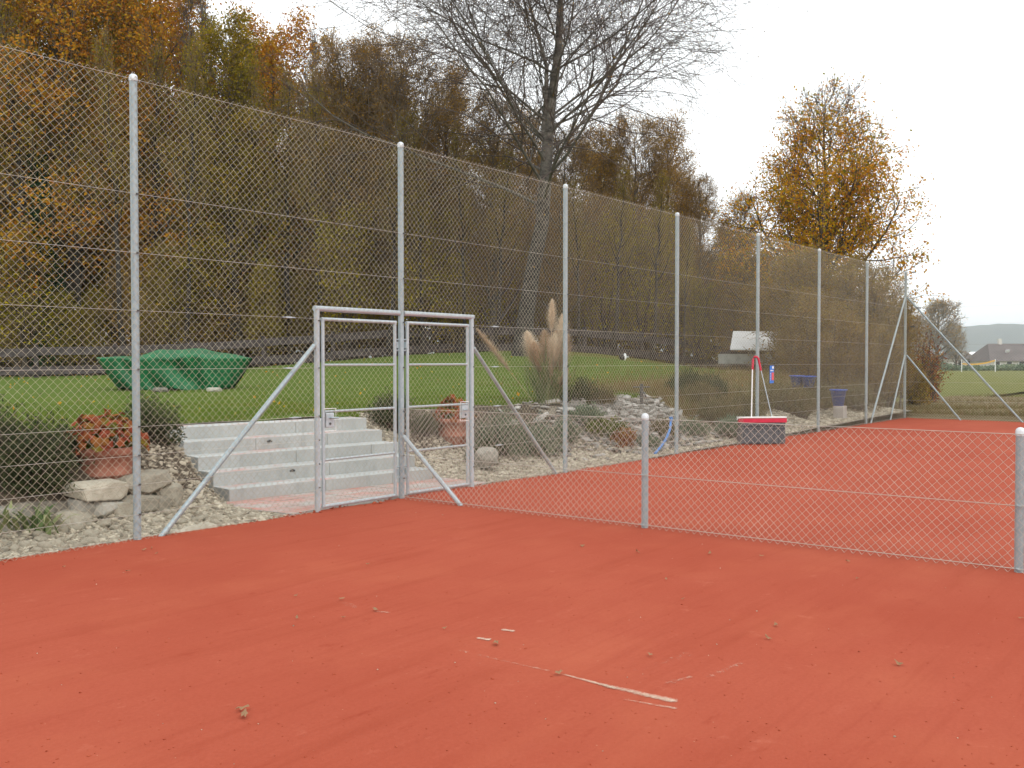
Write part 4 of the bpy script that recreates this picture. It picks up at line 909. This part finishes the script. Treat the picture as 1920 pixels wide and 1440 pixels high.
row1 = [(-120, 'olive'), (-20, 'shoot'), (40, 'olive'), (130, 'oak'), (205, 'olive'), (300, 'oak'), (385, 'shoot'), (450, 'olive'), (520, 'oak'), (585, 'shoot'), (640, 'alder'), (705, 'alder2'), (770, 'alder'), (840, 'alder2'), (915, 'alder'), (985, 'alder2'), (1055, 'alder'), (1120, 'alder2'), (1190, 'alder'), (1255, 'alder2'), (1320, 'alder'), (1385, 'alder2')]
for px, kd in row1:
    pr, H0, lb, gp = KIND[kd]; d = rng.uniform(41, 46); y = top_y(px) + rng.uniform(-10, 30); h = (677 - y) * d / 1820 + .6
    if kd == 'shoot': h *= 1.06
    if kd == 'oak' and px > 100: h *= .97
    place(pr, px, d, h, H0, name_it(lb, 'front row'), gp, rng.uniform(0, 6.3), sxy=rng.uniform(.95, 1.15))
for k, px in enumerate(range(-160, 1400, 76)):
    kd = ['olive', 'olive', 'oak', 'shoot'][k % 4] if px < 600 else ['alder', 'alder2', 'olive'][k % 3]
    pr, H0, lb, gp = KIND[kd]; d = rng.uniform(48, 55); h = (677 - top_y(px)) * d / 1820 * rng.uniform(.78, .98)
    place(pr, px + rng.uniform(-20, 20), d, h, H0, name_it(lb, 'back row'), gp, rng.uniform(0, 6.3), sxy=rng.uniform(1.0, 1.25))
for px in (52, 160, 232, 282, 345, 415, 478, 548, 610, 668, 730, 795, 872, 930, 1085, 1150, 1222, 1282):
    d = rng.uniform(38.6, 41.5); h = (677 - top_y(px)) * d / 1820 * rng.uniform(.75, .98); place(slim, px, d, h, 15, name_it('slender dark-stemmed tree', 'front'), 'slender trees of the wood', rng.uniform(0, 6.3), sxy=rng.uniform(.7, 1.15))
for k, px in enumerate(range(-120, 1330, 60)):
    pr, lb, gp = [(scrub, 'yellow-green shrub', 'yellow-green shrubs of the wood edge'), (scrub2, 'olive shrub', 'olive shrubs of the wood edge'), (scrub3, 'brown thorny shrub', 'brown shrubs of the wood edge')][(0, 1, 0, 2, 0, 1)[int(rng.integers(0, 6))]]
    d = rng.uniform(39.5, 42.5) + (0 if px < 900 else 2.5); place(pr, px + rng.uniform(-15, 15), d, rng.uniform(3.6, 7.0), 6 if pr is scrub else 5, name_it(lb, 'undergrowth'), gp, rng.uniform(0, 6.3), 'shrub', sxy=rng.uniform(.8, 1.2))
# dense wood behind: one mass
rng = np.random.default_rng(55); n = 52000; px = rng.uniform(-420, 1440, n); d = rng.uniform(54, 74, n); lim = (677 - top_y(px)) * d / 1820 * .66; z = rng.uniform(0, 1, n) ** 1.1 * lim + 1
P = np.stack([plan(a, b_) for a, b_ in zip(px, d)]); P = np.column_stack([P, z]); V, q = leaf_quads(P, .42, rng, 0, .6); b = MB(); b.add(V, q); tag(b.build('woodland', M['lf_shade']), kind='stuff')
# ivy-clad trunk
u, v = plan(92, 40.5); iv = empty('ivy_tree', (u, v, float(land(u, v)))); tag(iv, 'dark ivy-clad trunk at the left of the wood', 'tree')
b = MB(); P = np.array([(0, 0, -.1), (.1, 0, 2.5), (-.1, .1, 5), (-.25, 0, 7.5), (-.6, .1, 10)]); b.tube(P, [.3, .26, .2, .14, .08], 10); b.tube([(.0, 0, 2), (.5, .1, 4.2), (.9, .1, 7)], [.15, .12, .06], 8); b.build('trunk', M['bark'], iv, True)
rng = np.random.default_rng(61); n = 9000; f = rng.uniform(0, 1, n); base_ = np.stack([np.interp(f * 9, P[:, 2], P[:, k]) for k in range(3)], 1); w_ = np.interp(f, [0, .1, .3, .6, 1], [.9, 1.0, .75, .5, .3]); a = rng.uniform(0, 6.28, n)
Q = base_ + np.stack([np.cos(a), np.sin(a), 0 * a], 1) * (w_ * rng.uniform(.5, 1, n))[:, None] + rng.normal(size=(n, 3)) * .1; V, q = leaf_quads(Q, .13, rng, .3, .8); b = MB(); b.add(V, q); b.build('crown', M['ivy'], iv)

# big birch, nearly bare, two stems
BD = 33.0
def rel(px, py, base): return at(px, py, BD) - base
bb_ = np.array([*plan(978, BD), 0]); bb_[2] = float(land(bb_[0], bb_[1]))
stem_a = [(0, 0, -.2), rel(990, 560, bb_), rel(1012, 440, bb_), rel(1024, 330, bb_), rel(1030, 230, bb_), rel(1046, 100, bb_), rel(1050, 0, bb_), rel(1052, -120, bb_), rel(1045, -250, bb_)]
stem_b = [rel(1012, 400, bb_), rel(1018, 330, bb_), rel(1022, 260, bb_), rel(1024, 150, bb_), rel(1010, 60, bb_), rel(990, 0, bb_), rel(970, -80, bb_)]
birch = gen_tree('birch_tree', 16.5, [.30, .13], .30, 8.0, 40, 12, 7, 207, M['lf_brown'], 15000, .045, M['bark_birch'], M['twig'], up1=.38, up2=.2, ang1=(42, 76), shape=.5, stems=2, limbm=M['bark_grey'], limb=.27, trunk_pts=[stem_a, stem_b], n4=2, droop=.20, tw_r=.0055, jit=.02, wig=.10)
birch.location = bb_; tag(birch, 'large nearly bare birch with two pale stems rising behind the fence', 'tree')

# autumn tree on the right
mp = gen_tree('maple_tree', 12.2, .22, .20, 5.0, 46, 11, 5, 301, M['lf_gold'], 62000, .115, M['bark'], M['twig'], up1=.70, up2=.3, ang1=(48, 80), shape=.7, jit=.16, ltop=.05, wig=.08, tw_r=.007)
u, v = plan(1556, 40); mp.location = (u, v, float(land(u, v)) - .1); mp.rotation_euler = (0, 0, 2.9); tag(mp, 'golden autumn tree standing alone against the sky on the right', 'tree')
# hedge and bushes along the right end of the tall fence
rng = np.random.default_rng(88)
hsp = [(1400, 41, 5.0), (1440, 39, 5.2), (1500, 34.5, 5.0), (1522, 33, 4.9), (1545, 31.5, 4.6), (1580, 30.5, 4.2), (1615, 30, 3.9), (1645, 29.5, 3.4), (1668, 29, 2.9), (1488, 28.5, 1.8), (1530, 28.0, 2.6), (1570, 27.2, 2.3), (1610, 27.4, 2.4), (1650, 28.0, 2.2)]
hedge = P_('hedge_shrub', 5, .05, .02, 1.5, 14, 7, 5, 401, M['lf_hedge'], 11000, .075, M['bark'], M['twig_brown'], stems=8, jit=.12, up1=1.0, ang1=(20, 55))
for k, (px, d, h) in enumerate(hsp):
    place(hedge, px, d, h, 5, ('' + name_it('brownish hedge shrub', 'tall row' if d > 28.7 else 'low row')).replace(' of the wood', ' behind the fence'), 'hedge shrubs behind the tall fence', rng.uniform(0, 6.3), 'shrub', sxy=1.1)
bush('autumn_bush', (*plan(1733, 33), 0), .75, .7, 2.7, 70, 5200, .085, M['lf_red'], 33, label='reddish autumn bush beyond the fence corner', fill=.6)
bush('autumn_bush', (*plan(1716, 31), 0), .45, .5, 1.6, 50, 3000, .08, M['lf_hedge'], 34, label='olive bush below the reddish bush beyond the fence corner', fill=.6)
# far grey tree and tree masses
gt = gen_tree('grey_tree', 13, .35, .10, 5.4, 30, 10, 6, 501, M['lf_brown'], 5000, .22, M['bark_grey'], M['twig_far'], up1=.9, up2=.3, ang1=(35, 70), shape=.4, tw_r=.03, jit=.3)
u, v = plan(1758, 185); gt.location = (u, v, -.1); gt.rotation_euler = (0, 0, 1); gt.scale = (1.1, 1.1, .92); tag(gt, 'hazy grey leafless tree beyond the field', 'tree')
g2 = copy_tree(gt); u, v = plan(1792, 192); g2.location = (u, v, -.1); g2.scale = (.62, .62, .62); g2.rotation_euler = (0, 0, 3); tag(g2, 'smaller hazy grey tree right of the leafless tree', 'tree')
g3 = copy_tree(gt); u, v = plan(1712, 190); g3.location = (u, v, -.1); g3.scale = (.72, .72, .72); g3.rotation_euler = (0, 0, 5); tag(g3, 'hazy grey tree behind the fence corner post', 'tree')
for p in protos:    # the patterns themselves are not part of the place
    for ch in list(p.children): bpy.data.objects.remove(ch)
    bpy.data.objects.remove(p)

# ================================================================== FAR BUILDINGS, VOLLEYBALL NET
M['roof_tile'] = basic('roof_tiles', (.10, .088, .085), (.15, .13, .125), .6, .85); M['wall_pale'] = basic('pale_wall', (.55, .53, .48), (.62, .60, .56), .5, .85); M['glass'] = basic('window_glass', (.03, .035, .04), (.05, .055, .06), 3, .15)
def house(px0, px1, d, eave, ridge, depth, label, roofm, wallm, wins=4, flat=False, hip=0.0):
    p = plan(px0, d); ln = (px1 - px0) * d / F_PX; root = empty('house', (*p, 0), TH - pi / 2); tag(root, label, 'house')
    b = MB(); b.box((ln / 2, depth / 2, eave / 2), (ln, depth, eave)); b.build('wall', wallm, root)
    b = MB(); o_ = .5
    b.add([[-o_, -o_, eave], [ln + o_, -o_, eave], [ln + o_, depth + o_, eave], [-o_, depth + o_, eave], [hip, depth / 2, ridge], [ln - hip, depth / 2, ridge]], [[0, 1, 5, 4], [2, 3, 4, 5], [3, 2, 1, 0]], [[0, 4, 3], [1, 2, 5]])
    ro = b.build('roof', roofm, root)
    if not flat:
        b = MB(); b.box((ln * .3, depth / 2, ridge + .3), (.7, .7, 1.6)); b.build('chimney', M['wall_pale'], ro)
        for k in range(2):
            b = MB(); b.box((ln * (.3 + .35 * k), depth * .22, eave + (ridge - eave) * .52), (.9, .1, 1.1), R=np.array([[1, 0, 0], [0, .8, -.6], [0, .6, .8]])); b.build('skylight', M['roof_white'], ro)
    for k in range(wins):
        f = MB(); x = ln * (k + .5) / wins; f.box((x, -.03, eave * .55), (1.3, .1, 1.4)); fo = f.build('window', M['roof_white'], root); g_ = MB(); g_.box((x, -.10, eave * .55), (1.05, .06, 1.15)); g_.build('pane', M['glass'], fo)
    return root
house(1858, 1995, 215, 1.5, 5.5, 12, 'long house with brown tiled roof at the far edge of the field', M['roof_tile'], M['wall_pale'], 6, hip=2.2)
house(1792, 1826, 225, 2.0, 3.9, 8, 'dark low house left of the white-roofed hall', M['roof_tile'], M['wall_pale'], 2)
house(1820, 1856, 250, 2.6, 4.0, 14, 'low hall with bright white roof between the two far houses', M['roof_white'], M['wall_pale'], 3, True)
vn = empty('volleyball_net', (0, 0, 0)); tag(vn, 'volleyball net with yellow band on two white posts in the field', 'net')
na, nb = on_ground(1803, 694.2, -.12), on_ground(1866, 694.2, -.12); na = np.array([*plan(1803, 150), -.12]); nb = np.array([*plan(1866, 150), -.12])
for p in (na, nb): bar('post', p, p + np.array([0, 0, 1.95]), .07, vn, 'white_plastic', 8)
M['yellow'] = basic('yellow_band', (.62, .33, .04), (.7, .4, .06), 3, .7)
tt = np.linspace(0, 1, 12)[:, None]; P = na * (1 - tt) + nb * tt + np.array([0, 0, 1.15]) + np.array([0, 0, 1]) * (.5 * tt - .5 * np.sin(tt * pi) * .6); b = MB()
V = np.stack([P, P + np.array([0, 0, .22])], 1).reshape(-1, 3); b.add(V, [[2 * k, 2 * k + 2, 2 * k + 3, 2 * k + 1] for k in range(11)]); o = b.build('band', M['yellow'], vn); sm = o.modifiers.new('thickness', 'SOLIDIFY'); sm.thickness = .03
# hedge line at the end of the field
rng = np.random.default_rng(91); n = 9000; px = rng.uniform(1690, 2000, n); d = rng.uniform(168, 182, n); z = rng.uniform(0, 1, n) * np.interp(px, [1690, 1760, 1800, 1850, 1870, 1920, 2000], [1.6, 1.4, .5, .4, .6, .9, .9]); P = np.column_stack([np.stack([plan(a, c) for a, c in zip(px, d)]), z - .1]); V, q = leaf_quads(P, .5, rng, 0, .7); b = MB(); b.add(V, q); tag(b.build('far_hedge', M['lf_grey']), kind='stuff')

# ================================================================== MARKS AND LEAVES ON THE COURT
m, t, b = mat('worn_line'); M['line_white'] = m
at_ = N(t, 'ShaderNodeAttribute', attribute_name='paint'); nz = noise(t, 34, 7, coord(t), .75)
ml = N(t, 'ShaderNodeMath', operation='MULTIPLY_ADD'); t.links.new(nz, ml.inputs[0]); ml.inputs[1].default_value = 1.5; ml.inputs[2].default_value = -1.02
ad = N(t, 'ShaderNodeMath', operation='ADD'); t.links.new(ml.outputs[0], ad.inputs[0]); t.links.new(at_.outputs['Fac'], ad.inputs[1])
al = ramp(t, ad.outputs[0], [(.15, G(0)), (.85, G(.85))])
b.inputs['Base Color'].default_value = (.62, .48, .37, 1); b.inputs['Roughness'].default_value = .95; b.inputs['Specular IOR Level'].default_value = .05
tb = N(t, 'ShaderNodeBsdfTransparent'); ms = N(t, 'ShaderNodeMixShader'); t.links.new(al, ms.inputs[0]); t.links.new(tb.outputs[0], ms.inputs[1]); t.links.new(b.outputs[0], ms.inputs[2]); t.links.new(ms.outputs[0], t.nodes['Material Output'].inputs[0])
def line_strip(a, b2, w0, w1, seed, name='court_line', pmax=1.0):
    """Remains of the old line: a thin sheet just above the clay, paint worn away towards its edges."""
    A, B = on_ground(*a), on_ground(*b2); dv = norm((B - A)); nv = np.array([-dv[1], dv[0], 0]); r = np.random.default_rng(seed); K, J = 30, 9; tt = np.linspace(0, 1, K)[:, None, None]; jj = np.linspace(-1, 1, J)[None, :, None]
    wd = np.interp(tt, [0, 1], [w0, w1]) * 1.6; P = A * (1 - tt) + B * tt + nv * jj * wd / 2
    P[..., 2] = clay_z(P[..., 0], P[..., 1]) + .004
    pt = pmax * (1 - np.abs(jj[..., 0]) ** 1.6) * np.minimum(1, np.minimum(tt[..., 0] / .12, (1 - tt[..., 0]) / .05)) * np.interp(tt[..., 0], [0, 1], [.75, 1])
    idx = np.arange(K * J).reshape(K, J); b = MB(); b.add(P, np.stack([idx[:-1, :-1], idx[1:, :-1], idx[1:, 1:], idx[:-1, 1:]], -1).reshape(-1, 4)); o = b.build(name, m, None, True)
    o.data.attributes.new('paint', 'FLOAT', 'POINT').data.foreach_set('value', pt.astype(np.float32).ravel()); return tag(o, kind='structure')
line_strip((1046, 1260), (1160, 1291), .02, .035, 1); line_strip((1120, 1281), (1274, 1316), .04, .055, 2); line_strip((1160, 1308), (1272, 1328), .02, .03, 3, pmax=.75)
line_strip((892, 1194), (920, 1198), .04, .045, 4); line_strip((938, 1177), (966, 1181), .04, .04, 5); line_strip((1240, 1284), (1300, 1268), .05, .04, 7, pmax=.6); 
line_strip((840, 1212), (1040, 1258), .03, .03, 9, pmax=.55); line_strip((1318, 1274), (1392, 1240), .06, .05, 10, pmax=.55); line_strip((640, 1128), (670, 1140), .10, .06, 11, pmax=.5); line_strip((690, 1145), (735, 1148), .05, .04, 12, pmax=.6); line_strip((1180, 1262), (1300, 1222), .10, .12, 14, pmax=.42)
LV = [(455, 1331), (458, 1344), (557, 1159), (641, 1125), (644, 1159), (704, 1145), (930, 1207), (1048, 1263), (1281, 1124), (1249, 1088), (1219, 1229), (1455, 1171), (1440, 1197), (1685, 1244), (1092, 1025), (1552, 1030), (1608, 1088), (1428, 1046), (284, 1030), (293, 1040), (270, 1033), (240, 1073), (555, 1118), (1196, 1036), (834, 1178), (1915, 1160), (1525, 843), (1680, 830), (1590, 1055), (1330, 1040), (690, 1060), (120, 1065)]
rng = np.random.default_rng(13)
for k, (px, py) in enumerate(LV):
    g_ = on_ground(px, py); s = rng.uniform(.018, .032) * (1.25 if k in (0, 1, 6) else 1); V, Fc = leaf_lobed(s * 1.5, rng); V = V * np.array([1.25, .62, 1.3]); V[:, 2] += .45 * V[:, 0] ** 2 / s
    b = MB(); b.add(V, t=Fc); o = b.build('fallen_leaf', M['dead_leaf']); o.location = (g_[0], g_[1], float(clay_z(g_[0], g_[1])) + .012 + s * .22); o.rotation_euler = (rng.normal() * .25, rng.normal() * .25, rng.uniform(0, 6.3)); tag(o, 'small dry curled leaf lying on the red clay', 'leaf', 'dry leaves on the clay')

# crumbs of clay and grit that lie loose on the court
r = np.random.default_rng(71); n = 1500; d_ = 2.6 + r.exponential(4.5, n); P = np.stack([plan(a, c) for a, c in zip(r.uniform(-60, 1980, n), d_)]); ok = (P[:, 1] < -.05) & (d_ < 16); P = P[ok]
M['crumb'] = basic('clay_crumbs', (.30, .060, .030), (.38, .090, .046), 30, 1.0, spec=.05)
scatter('clay_crumbs', np.column_stack([P, clay_z(P[:, 0], P[:, 1]) + .001]), r.gamma(2.2, .0018, len(P)) + .003, .55, M['crumb'], 72)
P2 = P[::14]; scatter('grit', np.column_stack([P2 + .05, clay_z(P2[:, 0], P2[:, 1]) + .001]), r.gamma(2, .002, len(P2)) + .003, .6, M['stone'], 73)
e = r.uniform(-6, 19, 900); ev = clay_v(e, np.full(900, .03)) + r.normal(size=900) * .05; scatter('clay_crumbs', np.column_stack([e, ev, .004 + 0 * e]), r.gamma(2.5, .005, 900) + .006, .6, M['crumb'], 74)

# ================================================================== HAZE
hz_ = MB(); hz_.box((0, 0, 58.9), (8200, 8200, 120)); ho = hz_.build('haze', None); tag(ho, kind='stuff')
m = bpy.data.materials.new('haze'); m.use_nodes = True; t = m.node_tree; t.nodes.remove(t.nodes['Principled BSDF'])
pvn = N(t, 'ShaderNodeVolumePrincipled'); pvn.inputs['Color'].default_value = (.88, .96, 1.0, 1); pvn.inputs['Density'].default_value = .0003; pvn.inputs['Anisotropy'].default_value = .2
t.links.new(pvn.outputs[0], t.nodes['Material Output'].inputs['Volume']); ho.data.materials.clear(); ho.data.materials.append(m)
